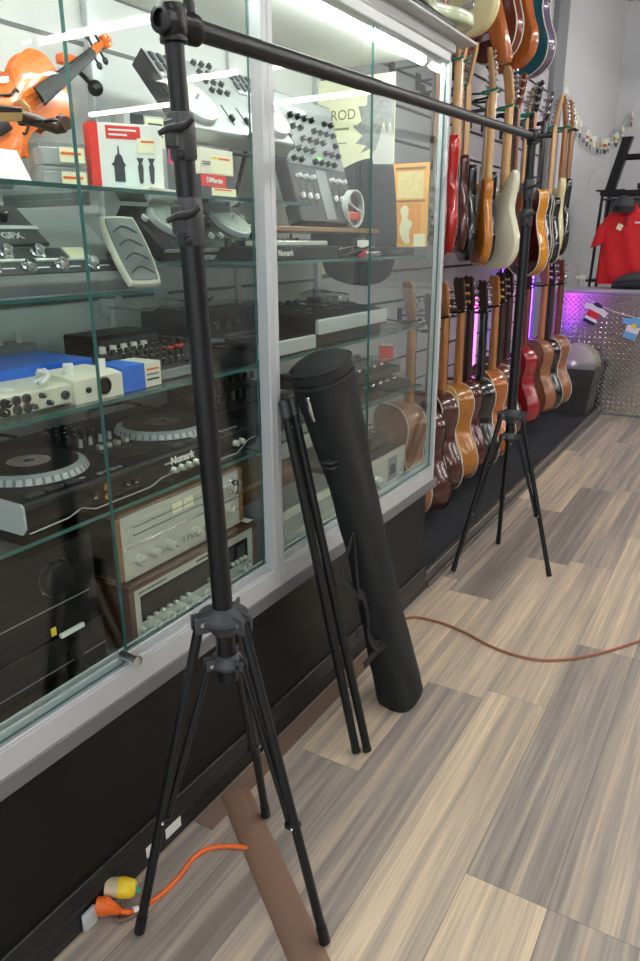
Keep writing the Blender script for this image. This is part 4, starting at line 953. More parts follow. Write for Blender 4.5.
def garland():
    ctrl = [(-1.61, 6.5, 2.66), (-1.61, 6.75, 2.535), (-1.61, 7.23, 2.44), (-1.61, 7.75, 2.40), (-1.60, 8.25, 2.42), (-1.59, 8.62, 2.50), (-1.55, 8.84, 2.60), (-1.44, 8.86, 2.80)]
    pts = cr(ctrl, 10, False)
    tag(MB().tube(pts, .003, 6).build('garland_string', M_white), 'thin white string carrying the row of pennants along the grey wall', 'string')
    mats = [M_white, M_ltgrey, M_white, M_pale]; acc = 0; d = []; tot = sum((pts[i + 1] - pts[i]).length for i in range(len(pts) - 1)); n = 17
    G = 'jersey pennants hung along the wall'
    for i in range(n):
        s = (i + .5) / n * tot; k = 0
        while s > (pts[k + 1] - pts[k]).length and k < len(pts) - 2: s -= (pts[k + 1] - pts[k]).length; k += 1
        p = pts[k].lerp(pts[k + 1], s / (pts[k + 1] - pts[k]).length)
        t = thing('wall_pennant', 'small white shirt shaped pennant hanging from the string on the grey wall', 'pennant', p, 0, G)
        a = math.radians(84 + 9 * math.sin(i * 2.1)); t.rotation_euler = (0, 0, a)
        MB().prism([(-.03, -.14), (.03, -.14), (.03, -.05), (.05, -.055), (.055, -.03), (.03, 0), (-.03, 0), (-.055, -.03), (-.05, -.055), (-.03, -.05)], -.001, .001).build('cloth', mats[i % 4], t)
        MB().bx(-.031, .031, -.0016, .0016, -.14, -.10).build('lower_band', [M_grey, M_dkgrey, M_grey, M_ltgrey, M_dkgrey][i % 5], t)
        MB().bx(-.031, .031, -.0016, .0016, -.075, -.05).build('chest_band', [M_ltgrey, M_red, M_dkgrey, M_white, M_yellow][i % 5], t)
    t = thing('yellow_tack', 'yellow sticky tab holding the left end of the pennant string', 'tab', (-1.645, 6.5, 2.63))
    MB().box((0.004, 0, .03), (.008, .05, .09), .002).build('tab', M_yellow, t)
garland()

# ------------------------------------------------------------------ gear inside the showcase (local: width along x, front towards -y)
def gear(name, label, cat, xf, y0, y1, z, depth, turn=0.0, group=None, tiltx=0.0):
    t = thing(name, label, cat, (xf - depth / 2 * math.cos(tiltx), (y0 + y1) / 2, z + 0.0005 + depth / 2 * math.sin(tiltx)), PI / 2 + turn, group)
    if tiltx: t.rotation_euler = (Matrix.Rotation(PI / 2 + turn, 3, 'Z') @ Matrix.Rotation(tiltx, 3, 'X')).to_euler()
    return t, (y1 - y0) / 2, depth / 2
def row(first, parent, mats): clones(first, parent, mats)
def knobs(parent, spots, r, h, m, face='front', name='knob', cap=None, sides=18):
    """one knob and copies of it; spots in parent space"""
    b = MB(); b.lathe([(r * 1.08, 0), (r * 1.08, h * .15), (r, h * .2), (r * .92, h * .92), (r * .8, h), (0.0005, h)], sides)
    b.box((0, r * .5, h + .0003), (r * .16, r * .8, .0012), mi=1)
    o = b.build(name, [m, cap or (M_white if m is not M_white and m is not M_silver else M_ink)], parent)
    Q = RX(PI / 2) if face == 'front' else Matrix()
    Ms = [T3(s[:3]) @ Q @ RZ(s[3] if len(s) > 3 else rnd.uniform(-2, 2)) for s in spots]
    o.matrix_local = Ms[0]; clones(o, parent, Ms[1:]); return o
def faders(parent, spots, L, m=M_blk, capm=M_ltgrey, name='fader', ang=0.0):
    b = MB().box((0, 0, .0004), (.004, L, .0012)); b.box((0, rnd.uniform(-.3, .3) * L, .006), (.011, .018, .012), .002, 1)
    o = b.build(name, [M_blkgloss if m is M_blk else m, capm], parent)
    Ms = [T3(s) @ RZ(ang) for s in spots]; o.matrix_local = Ms[0]; clones(o, parent, Ms[1:])
def pads(parent, spots, w, d, m, name='pad', h=.004):
    o = MB().box((0, 0, h / 2), (w, d, h), .0012).build(name, m, parent)
    Ms = [T3(s) for s in spots]; o.matrix_local = Ms[0]; clones(o, parent, Ms[1:])
def jog(parent, c, r, m1, m2, name='jog_wheel', strobe=False):
    b = MB(); T = T3(c); n = 72 if strobe else 40
    b.lathe([(r, 0), (r, .012), (r * .97, .016), (r * .86, .017)], n, T, 0, False)
    if strobe:
        for i in range(len(b.m)):
            if (i // 1) % n % 2 == 0 and i // n in (0, 1): b.m[i] = 1
    b.lathe([(r * .86, .017), (r * .855, .0185), (r * .33, .0185)], n, T, 1, False)
    b.lathe([(r * .33, .0187), (.001, .0187)], n, T, 2, False)
    b.lathe([(.004, .0187), (.004, .03), (.002, .034), (.0005, .034)], 10, T, 0, False)
    return b.build(name, [m1, m2, M_ltgrey], parent)

def violins():
    def violin(loc, rot, label, full=True, sc=1.0):
        t = thing('violin', label, 'violin', loc, 0); t.rotation_euler = rot; t.scale = (sc,) * 3
        o = R2([(.02, .178), (.055, .172), (.082, .14), (.083, .10), (.07, .065), (.075, .055), (.056, .035), (.054, -.0), (.066, -.04), (.088, -.052), (.078, -.066), (.1, -.1), (.103, -.13), (.085, -.165), (.04, -.178), (0, -.18),
                (-.04, -.178), (-.085, -.165), (-.103, -.13), (-.1, -.1), (-.078, -.066), (-.088, -.052), (-.066, -.04), (-.054, 0), (-.056, .035), (-.075, .055), (-.07, .065), (-.083, .10), (-.082, .14), (-.055, .172), (-.02, .178)])
        oi = offset_out(o, -.004)
        MB().prism(oi, .0, .032, .0).build('ribs', M_violin, t)
        def plate(y, s, nm):
            loops = []
            for k, f in enumerate((1.0, 1.0, .86, .6, .3, .02)):
                h = (0, .003, .006, .011, .014, .015)[k]
                loops.append([(p[0] * f, y - s * h, p[1] * f) for p in o])
            MB().ring(loops).build(nm, M_violin, t, 50)
        plate(.0, 1, 'top_plate'); plate(.032, -1, 'back_plate')
        for s in (-1, 1):
            MB().tube(cr([(s * .028, -.0155, .025), (s * .036, -.0148, .02), (s * .033, -.0148, .0), (s * .044, -.0128, -.025), (s * .04, -.0128, -.034)], 5, False), [.0028] * 21, 6).build('f_hole', M_blk, t)
        MB().prism([(-.02, 0), (-.017, .022), (0, .03), (.017, .022), (.02, 0), (.012, 0), (.008, .01), (-.008, .01), (-.012, 0)], -.002, .002, .0006, M=T3((0, -.016, -.002)) @ RX(PI / 2)).build('bridge', M_maple, t)
        MB().ring([[(-w, y0 - .006, z), (0, y0 - .010, z), (w, y0 - .006, z), (w, y0, z), (-w, y0, z)] for z, w, y0 in ((.31, .012, -.015), (.05, .021, -.034))]).build('fingerboard', M_blk, t)
        MB().ring([[(-.012, -.015, z), (.012, -.015, z), (.008, -.0 - k, z), (-.008, -.0 - k, z)] for z, k in ((.315, .002), (.2, .004), (.176, -.02))]).build('neck', M_maple, t)
        pb = MB().tube([(0, -.010, .31), (0, -.002, .345), (0, .012, .385), (0, .012, .40), (0, .0, .408), (0, -.008, .40), (0, -.006, .392)], [.012, .0115, .010, .009, .009, .007, .004], 12)
        pb.cyl((-.016, .004, .398), (.016, .004, .398), .012, n=16)
        p = pb.build('scroll', M_walnut if not full else M_violin, t)
        for i, (z, s) in enumerate(((.325, 1), (.34, -1), (.355, 1), (.37, -1))):
            b = MB().cyl((-s * .012, .0, z), (s * .028, .0, z), .003, n=8); b.sphere((s * .034, 0, z), .011, 10, sc=(.9, .35, .9)); b.build('peg', M_blk, p)
        b = MB().prism([(-.02, -.06), (-.011, -.165), (.011, -.165), (.02, -.06)], -.024, -.016, .002); b.build('tailpiece', M_blk, t)
        MB().sphere((-.05, -.02, -.155), .035, 14, sc=(1.1, .35, .7)).build('chin_rest', M_blk, t)
        b = MB()
        for k in range(4): x = -.012 + .008 * k; b.tube([(x * .6, -.022, .315), (x * 1.3, -.045, .0), (x, -.026, -.07)], .0005, 4)
        b.build('strings', M_chrome, t)
        return t
    m = Matrix(((0, .0, -1), (1, 0, 0), (0, -1, 0)))
    q = (Matrix.Rotation(PI / 2, 3, 'Z') @ Matrix.Rotation(-.16, 3, 'X') @ Matrix.Rotation(1.0, 3, 'Y')).to_euler()
    violin((-1.47, 1.175, 1.728), q, 'orange violin propped against the back panel with its neck up', sc=.95)
    q2 = (Matrix.Rotation(-.06, 3, 'Z') @ Matrix.Rotation(-PI / 2 + .13, 3, 'X')).to_euler()
    violin((-1.215, .655, 1.618), q2, 'dark violin lying on the top shelf with its scroll to the right', full=False, sc=1.0)
    t = thing('scroll_clamp', 'small orange clip with a black ball holding the neck of the orange violin', 'clip', (-1.535, 1.40, 1.862))
    MB().bx(-.02, .012, -.03, .03, .0, .022, .004).build('clip', M_orange, t)
    MB().tube([(.0, .01, .0), (.01, .03, -.02), (.02, .04, -.035)], .006, 8).build('arm', M_blk, t)
    MB().sphere((.03, .045, -.045), .019, 16).build('ball', M_blk, t)
violins()

def boxes_top():
    t = thing('price_card', 'white folded price card standing on the top shelf below the dark violin', 'card', (-1.145, .855, 1.5535))
    MB().ring([[(-.03, y, 0), (0, y, .05), (.03, y, 0), (.027, y, 0), (0, y, .045), (-.027, y, 0)] for y in (-.05, .05)]).build('card', M_white, t)
    for i, (y, z, lab) in enumerate(((1.115, 1.5535, 'clear plastic string packet box on the top shelf, lower one beside red striped box'), (1.115, 1.599, 'clear plastic string packet box stacked over the other beside red striped box'))):
        t, w, d = gear('accessory_box', lab, 'box', -1.255, y - .05, y + .05, z, .06, -.3)
        MB().bx(-w, w, -d, d, 0, .044, .002).build('shell', M_clear, t); MB().bx(-w * .85, w * .85, -d * .7, d * .8, .002, .036, .002).build('contents', M_ltgrey, t)
        MB().bx(-w * .2, w * .85, -d - .0012, -d - .0002, .008, .036).build('price_label', M_pale, t)
        MB().bx(-w * .15, w * .7, -d - .0018, -d - .0012, .022, .027).build('label_print', M_orange, t)
    t, w, d = gear('cartridge_box', 'white box with a red side stripe and black stylus silhouettes on the top shelf', 'box', -1.20, 1.166, 1.318, 1.553, .05, -.55)
    MB().bx(-w, w, -d, d, 0, .135, .001).build('carton', M_white, t)
    MB().bx(-w - .0004, -w + .018, -d - .0006, d, .0, .1352).build('red_stripe', M_red, t)
    MB().bx(-.042, .03, -d - .001, -d - .0002, .105, .13, .0004).build('red_label', M_red, t)
    for k, z in enumerate((.122, .113)): MB().bx(-.036, .022 - .02 * k, -d - .0014, -d - .0009, z - .0018, z + .0018).build('label_line', M_white, t)
    MB().prism([(-.012, .0), (-.012, .03), (-.018, .033), (-.012, .038), (-.008, .05), (-.003, .054), (-.002, .07), (0, .07), (.001, .054), (.006, .05), (.009, .038), (.014, .033), (.01, .03), (.01, 0)], -d - .0012, -d - .0004, M=T3((-.018, 0, .022))).build('stylus_picture', M_dkgrey, t)
    for x in (.026, .05): MB().prism([(-.004, 0), (-.006, .03), (-.003, .038), (-.008, .048), (.008, .048), (.003, .038), (.006, .03), (.004, 0), (0, -.004)], -d - .0012, -d - .0004, M=T3((x, 0, .022))).build('needle_picture', M_dkgrey, t)
    MB().bx(.022, .06, -d - .0014, -d - .0004, .08, .108).build('price_label', M_pale, t); MB().bx(.03, .058, -d - .0018, -d - .0014, .1, .104).build('label_print', M_orange, t)
    t, w, d = gear('clear_case', 'clear grey plastic package with a magenta sticker behind the white box', 'box', -1.33, 1.385, 1.515, 1.553, .07, -.3)
    MB().bx(-w, w, -d, d, 0, .20, .003).build('shell', M_clear, t); MB().bx(-w * .85, w * .85, -d * .5, d * .9, .003, .19, .002).build('card_insert', M_ltgrey, t)
    MB().bx(-.04, -.005, -d * .55, -d * .5, .13, .19).build('dark_picture', M_dkgrey, t); MB().bx(.0, .05, -d * .55, -d * .5, .12, .185).build('text_panel', M_pale, t)
    for k in range(4): MB().bx(.006, .046 - .006 * (k % 2), -d * .56, -d * .55, .17 - .013 * k, .174 - .013 * k).build('text_line', M_dkgrey, t)
    MB().bx(w - .016, w + .001, -d - .001, -d + .0, .085, .13).build('magenta_sticker', M_magenta, t)
    t, w, d = gear('pickup_box', 'small dark box with a red band and price label, lower of two beside stand pole', 'box', -1.235, 1.505, 1.645, 1.553, .07)
    MB().bx(-w, w, -d, d, 0, .06, .001).build('carton', M_dkgrey, t); MB().bx(-w, .03, -d - .0008, -d, .032, .06).build('red_band', M_red, t)
    text('DiMarzio', .017, T3((-.018, -d - .0012, .046)) @ TXF, M_white, 'lettering', t, bold=.0004)
    MB().bx(-.03, w, -d - .001, -d, .002, .03).build('price_label', M_pale, t); MB().bx(-.02, .05, -d - .0014, -d - .001, .024, .028).build('label_print', M_orange, t)
    t, w, d = gear('pickup_box', 'small cream box with a price label, upper of two beside stand pole', 'box', -1.237, 1.508, 1.64, 1.6135, .068)
    MB().bx(-w, w, -d, d, 0, .06, .001).build('carton', M_cream, t); MB().bx(-.025, w - .002, -d - .001, -d, .003, .044).build('price_label', M_pale, t)
    MB().bx(-.02, .0, -d - .0014, -d - .001, .036, .041).build('label_print', M_yellow, t); MB().bx(.005, .05, -d - .0014, -d - .001, .036, .041).build('label_print', M_orange, t)
    for z in (.05, .055): MB().bx(-w + .006, -.028, -d - .0012, -d - .0004, z - .028, z - .026).build('text_line', M_ink, t)
    t, w, d = gear('adapter_box', 'small black and grey electronics box at the right end of the top shelf', 'box', -1.34, 1.66, 1.775, 1.553, .1)
    MB().bx(-w, w, -d, d, 0, .085, .003).build('shell', M_ltgrey, t); MB().bx(-w * .5, w * .1, -d - .001, -d, .03, .085).build('dark_window', M_blk, t)
    MB().bx(-w, -w * .45, -d - .002, -d - .0, .0, .036).build('socket_panel', M_blk, t)
    t = thing('magazine', 'thin printed magazine lying flat at the front of the top shelf', 'magazine', (-1.18, 1.27, 1.554), .25)
    MB().bx(-.05, .05, -.1, .1, 0, .006, .001).build('pages', M_cream, t); MB().bx(-.049, .03, -.099, -.01, .006, .0066).build('teal_picture', M_teal, t)
    MB().bx(-.045, .045, .01, .09, .006, .0066).build('tan_picture', M_pale, t)
boxes_top()

def dj_top():
    t, w, d = gear('dj_controller', 'silver dj controller with dark pads propped up steeply on the top shelf', 'dj controller', -1.285, 1.535, 1.945, 1.686, .26, -.08, None, 0.85)
    b = MB().bx(-w, w, -d, d, 0, .05, .004); b.build('chassis', mat('dj_silver', rgb(148, 152, 152), .4, .3), t)
    for sx in (-1, 1): MB().bx(sx * w - .004 * (sx > 0), sx * w + .004 * (sx < 0), -d, d, .0, .052, .002).build('side_cheek', M_dkgrey, t)
    for sx in (-1, 1):
        jog(t, (sx * .15, -.045, .05), .068, M_ltgrey, M_silver)
        pads(t, [(sx * .145 + (k - 1.5) * .026, .105 - .035 * j, .05) for k in range(4) for j in range(2)], .012, .028, M_dkgrey, 'pad', .006)
        pads(t, [(sx * .145 + (k - 3.5) * .014, .042, .05) for k in range(8)], .01, .011, M_ltgrey, 'button', .005)
        faders(t, [(sx * .222, -.03, .05)], .08, capm=M_blk)
    knobs(t, [(-.03 + .03 * i, .12 - .032 * j, .05) for i in range(3) for j in range(4)], .008, .012, M_dkgrey, 'top')
    faders(t, [(-.03, -.06, .05), (0.03, -.06, .05)], .07, capm=M_blk); faders(t, [(0, -.128, .05)], .05, capm=M_blk, name='crossfader', ang=PI / 2)
    MB().bx(.03, .075, -.1, -.055, .0505, .0515, M=RZ(.3)).build('price_label', M_white, t)
    s = thing('display_easel', 'dark metal easel carrying the silver dj controller above the small boxes', 'easel', (-1.405, 1.74, 1.5535))
    for y in (-.17, .17):
        MB().tube([(.10, y, .012), (.10, y, .115), (.115, y, .128)], .006, 8).build('front_leg', M_dkgrey, s)
        MB().tube([(-.04, y, .012), (.03, y, .20)], .006, 8).build('rear_leg', M_dkgrey, s); MB().tube([(-.05, y, .007), (.11, y, .007)], .006, 8).build('foot', M_dkgrey, s)
    MB().tube([(.118, -.19, .126), (.118, .19, .126)], .005, 8).build('ledge', M_dkgrey, s)
    # upright black controller with two silver platters below it
    t, w, d = gear('dj_controller', 'black dj controller with two silver platters leaning upright behind the stand pole', 'dj controller', -1.285, 1.385, 1.865, 1.4055, .17, 0.0, None, 0.66)
    MB().bx(-w, w, -d, d, 0, .04, .003).build('chassis', M_blk, t)
    for sx in (-1, 1):
        jog(t, (sx * .125, .018, .04), .064, M_ltgrey, M_silver)
        pads(t, [(sx * .125 + (k - 3.5) * .02, -.062, .04) for k in range(8)], .014, .01, M_dkgrey, 'button', .004)
        faders(t, [(sx * .21, .02, .04)], .08)
    knobs(t, [(-.025 + .025 * i, .065 - .026 * j, .04) for i in range(3) for j in range(3)], .007, .01, M_dkgrey, 'top')
    faders(t, [(-.02, -.05, .04), (.02, -.05, .04)], .05)
    MB().bx(-w * .98, w * .98, -d - .0015, -d, .03, .0395).build('silver_strip', M_silver, t)
    text('Numark', .03, T3((-.055, -d - .001, .0145)) @ TXF, M_white, 'lettering', t, bold=.0006)
    MB().bx(w * .86, w * .95, -.02, .02, .0405, .0412).build('price_label', M_pale, t)
dj_top()

def pedals():
    t, w, d = gear('effects_pedalboard', 'grey multi effects floor unit with knobs and round foot switches on bracket shelf', 'effects unit', -1.258, .78, 1.27, 1.3485, .245, 0.0, None, 0.66)
    MB().bx(-w, w, -d, d, 0, .035, .004).build('chassis', M_grey, t)
    MB().bx(-w + .01, w - .17, -.012, d - .006, .0352, .044, .003).build('display_panel', M_dkgrey, t)
    knobs(t, [(-.03 - .034 * i + .04, .066, .044) for i in range(7)], .0095, .016, M_blk, 'top', cap=M_white)
    MB().bx(-.19, .08, .035, .046, .044, .0448).build('label_strip', M_ltgrey, t)
    text('GFX', .026, T3((-.005, .012, .0446)), M_ltgrey, 'lettering', t, bold=.0005)
    MB().cyl((-.215, .05, .044), (-.215, .05, .05), .026, n=24).build('dial', M_blkgloss, t)
    def fs(pts):
        b = MB().lathe([(.017, 0), (.017, .004), (.012, .006), (.0115, .016), (.010, .019), (.0005, .0195)], 20)
        o = b.build('foot_switch', M_chrome, t); o.matrix_local = T3(pts[0]); clones(o, t, [T3(p) for p in pts[1:]])
    MB().bx(-w + .006, w - .15, -.052, -.018, .0352, .037).build('upper_strip', M_dkgrey, t); MB().bx(-w + .006, w - .01, -.096, -.06, .0352, .037).build('lower_strip', M_dkgrey, t)
    MB().bx(-w, w - .10, -.059, -.053, .035, .040, .001).build('divider', M_white, t)
    fs([(-.20 + .075 * i, -.036, .037) for i in range(4)] + [(-.19 + .082 * i, -.078, .037) for i in range(5)])
    for i in range(5): MB().bx(-.172 + .082 * i, -.14 + .082 * i, -.080, -.077, .0371, .0376).build('switch_label', M_white, t)
    MB().bx(.10, .155, -.052, -.018, .0372, .0385).build('price_label', M_pale, t)
    t, w, d = gear('expression_pedal', 'grey expression pedal with white rim standing tilted at the right of effects unit', 'pedal', -1.225, 1.222, 1.318, 1.3485, .17, -.2, None, 0.98)
    o = R2([(-.045, -.08), (-.03, -.09), (.03, -.09), (.045, -.08), (.05, 0), (.043, .075), (.03, .085), (-.03, .085), (-.043, .075), (-.05, 0)])
    MB().prism([(x, -z) for x, z in o], .0, .018, .004, M=RX(-PI / 2) @ T3((0, -.03, 0))).build('treadle', M_cream, t)
    MB().prism([(x * .84, -z * .9) for x, z in o], .0, .004, .001, M=RX(-PI / 2) @ T3((0, -.0335, 0))).build('grip_pad', M_grey, t)
    b = MB()
    for k in range(4): b.tube(cr([(-.03, -.06 + .035 * k, .0345), (.0, -.045 + .035 * k, .0345), (.03, -.062 + .035 * k, .0345)], 5, False), .0016, 5)
    b.build('tread_lines', M_dkgrey, t)
    MB().bx(-.036, .036, -.07, .07, 0.0, .012, .003).build('pedal_base', M_dkgrey, t)
    MB().cyl((-.052, 0, .01), (.052, 0, .01), .008, n=12).build('hinge', M_dkgrey, t)
    t = thing('slatwall_hook', 'bare silver hook on the back panel under the upright black controller', 'hook', (-1.59, 1.72, 1.29))
    MB().bx(-.004, .002, -.03, .03, -.03, .03, .002).build('hook_plate', M_ltgrey, t); MB().tube([(0, 0, 0), (.17, 0, -.004), (.2, 0, .01)], .004, 8).build('prong', M_chrome, t)
    dup(t, (-1.59, 1.50, 1.28), 0, 'bare silver hook on the back panel right of the expression pedal')
pedals()

def shelf_three():
    z = 1.15
    t, w, d = gear('audio_interface', 'cream audio interface with knobs and jacks at the left of third shelf', 'audio interface', -1.135, .62, .978, z, .19)
    MB().bx(-w, w, -d, d, .004, .042, .003).build('chassis', M_cream, t)
    for sx in (-1, 1): MB().bx(sx * w * .8 - .01, sx * w * .8 + .01, -d * .8, d * .8, 0, .005, .001).build('foot', M_rubber, t)
    fy = -d
    knobs(t, [(.005 + .0 , fy, .030), (.0, fy, .015)], .008, .014, M_blk); knobs(t, [(.085, fy, .031), (.065, fy, .014), (.1, fy, .015)], .005, .012, M_dkgrey, name='small_knob')
    j = MB().lathe([(.009, 0), (.009, .004), (.006, .006), (.0055, .002), (.0005, .002)], 16).build('jack', [M_dkgrey], t)
    j.matrix_local = T3((.03, fy, .031)) @ RX(PI / 2); clones(j, t, [T3((x, fy, zz)) @ RX(PI / 2) for x, zz in ((.03, .014), (.052, .031), (.052, .014), (.14, .022))])
    MB().cyl((-.085, fy, .023), (-.085, fy - .004, .023), .016, n=20).build('combo_socket', M_blk, t)
    pads(t, [(-.15 + .024 * k, -.02, .042) for k in range(9)], .02, .09, M_white, 'key', .005); MB().bx(-w + .005, w - .09, .03, .085, .042, .046, .001).build('top_panel', M_dkgrey, t)
    t, w, d = gear('speaker_dock', 'beige curved box with a large round jack in front of the blue carton', 'audio device', -1.125, .955, 1.082, z, .11)
    MB().ring([[(x, -d, 0), (x, -d, .046), (x, -d * .5, .052), (x, d, .055), (x, d, 0)] for x in (-w, w)]).build('shell', M_cream, t)
    MB().lathe([(.018, 0), (.018, .003), (.014, .005), (.012, -.002), (.0005, -.002)], 24, T3((.012, -d, .026)) @ RX(PI / 2)).build('large_jack', M_blk, t)
    MB().cyl((-.03, -d, .024), (-.03, -d - .004, .024), .006, n=14).build('small_jack', M_blk, t)
    k = MB().cyl((0, 0, 0), (0, 0, .022), .010, n=16).build('post', M_white, t); k.matrix_local = T3((-.035, -.01, .052)); clones(k, t, [T3((.045, -.015, .051))])
    b = MB()
    for q in range(3): MB().tube(cr([(-.06, .03 + .008 * q, .056), (-.085 - .006 * q, .0, .068), (-.10, -.03, .062), (-.13, -.045 + .01 * q, .052)], 5, False), .004, 7).build('cable', [M_white, M_ltgrey, M_white][q], t)
    t, w, d = gear('blue_carton', 'flat bright blue carton lying behind the beige box on third shelf', 'box', -1.27, .66, 1.13, z, .2, -.08)
    MB().bx(-w, w, -d, d, 0, .062, .002).build('carton', M_blue, t); MB().bx(-w, w, -d - .001, -d, .02, .03).build('pale_stripe', mat('pale_blue', rgb(120, 170, 230), .5), t)
    t, w, d = gear('blue_box', 'small blue and white box with a printed end label on third shelf', 'box', -1.13, 1.088, 1.205, z, .085)
    MB().bx(-w, .008, -d, d, 0, .055, .001).build('blue_sleeve', M_blue, t); MB().bx(.008, w, -d + .001, d - .001, .0005, .054, .001).build('white_end', M_cream, t)
    for q in range(3): MB().bx(.014, w - .008, -d - .0002, -d + .001, .015 + .011 * q, .019 + .011 * q).build('label_print', [M_ink, M_grey, M_orange][q], t)
    t, w, d = gear('groovebox', 'grey table mixer with rows of pale knobs in front of black dj controller', 'mixer', -1.16, 1.215, 1.40, z, .2)
    MB().ring([[(x, -d, 0), (x, -d, .022), (x, d, .05), (x, d, 0)] for x in (-w, w)]).build('chassis', M_dkgrey, t)
    MB().bx(-w, w, -d - .004, -d, 0.002, .024, .002).build('front_bar', M_grey, t)
    T = RX(math.atan2(.028, 2 * d))
    knobs(t, [(-.07 + .023 * i, -.07 + .04 * j, .026 + .14 * (.03 + .04 * j)) for i in range(7) for j in range(4)], .007, .014, M_blk, 'top')
    knobs(t, [(-.07 + .035 * i, .085, .049) for i in range(5)], .009, .016, M_cream, 'top', name='pale_knob')
    t, w, d = gear('dj_controller', 'black dj controller with red strips behind the pole on third shelf', 'dj controller', -1.13, 1.36, 1.63, z, .24)
    MB().ring([[(x, -d, 0), (x, -d, .026), (x, d, .046), (x, d, 0)] for x in (-w, w)]).build('chassis', M_blk, t)
    MB().tube(cr([(-w * .95, -.06, .036), (-.06, .0, .046), (.02, .01, .05), (w * .9, -.03, .044)], 6, False), .012, 8).build('arched_handle', M_dkgrey, t)
    for q in range(4): MB().bx(-.11 + .055 * q, -.075 + .055 * q, .03, .055, .043, .05, .002).build('red_strip', M_red if q < 2 else M_blkgloss, t)  # plain red colour, the strips do not glow
    knobs(t, [(-.09 + .03 * i, .075, .045) for i in range(4)], .008, .014, M_blkgloss, 'top'); pads(t, [(.02 + .04 * i, -.04 + .02 * i, .036) for i in range(3)], .03, .03, M_blkgloss, 'pad', .008)
    t, w, d = gear('record_player', 'record player with a smoked dust cover at the back of third shelf', 'turntable', -1.36, 1.56, 1.99, z, .18)
    MB().bx(-w, w, -d, d, .008, .05, .003).build('plinth', M_dkgrey, t); b = MB().bx(-w + .006, w - .006, -d + .006, d - .004, .051, .125, .004); b.build('dust_cover', M_smoke, t)
    for sx in (-1, 1): MB().bx(sx * w * .8 - .015, sx * w * .8 + .015, -d * .7, d * .7, 0, .01, .002).build('foot', M_rubber, t)
    jog(t, (-.06, 0, .05), .085, M_ltgrey, M_blkgloss, 'platter'); MB().box((.05, -.02, .075), (.02, .02, .02), .003).build('pink_knob', M_magenta, t)
    MB().tube([(.12, .06, .075), (.10, -.03, .078), (.03, -.05, .075)], .004, 8).build('tone_arm', M_chrome, t)
    t, w, d = gear('rack_unit', 'low black electronics box at the back of third shelf above the blue carton', 'box', -1.375, 1.25, 1.47, z, .12)
    MB().bx(-w, w, -d, d, 0, .085, .003).build('shell', M_blk, t); MB().bx(-w * .9, w * .9, -d - .002, -d, .03, .075, .001).build('front_panel', M_dkgrey, t)
    knobs(t, [(-.08 + .04 * i, -d - .002, .052) for i in range(5)], .008, .012, M_blk)
    t, w, d = gear('small_mixer', 'grey mixer with a row of silver posts behind the blue carton', 'mixer', -1.485, .78, 1.165, z, .09)
    MB().bx(-w, w, -d, d, 0, .075, .003).build('chassis', M_grey, t); knobs(t, [(-.16 + .055 * i, -.01, .075) for i in range(7)], .008, .022, M_ltgrey, 'top')
shelf_three()

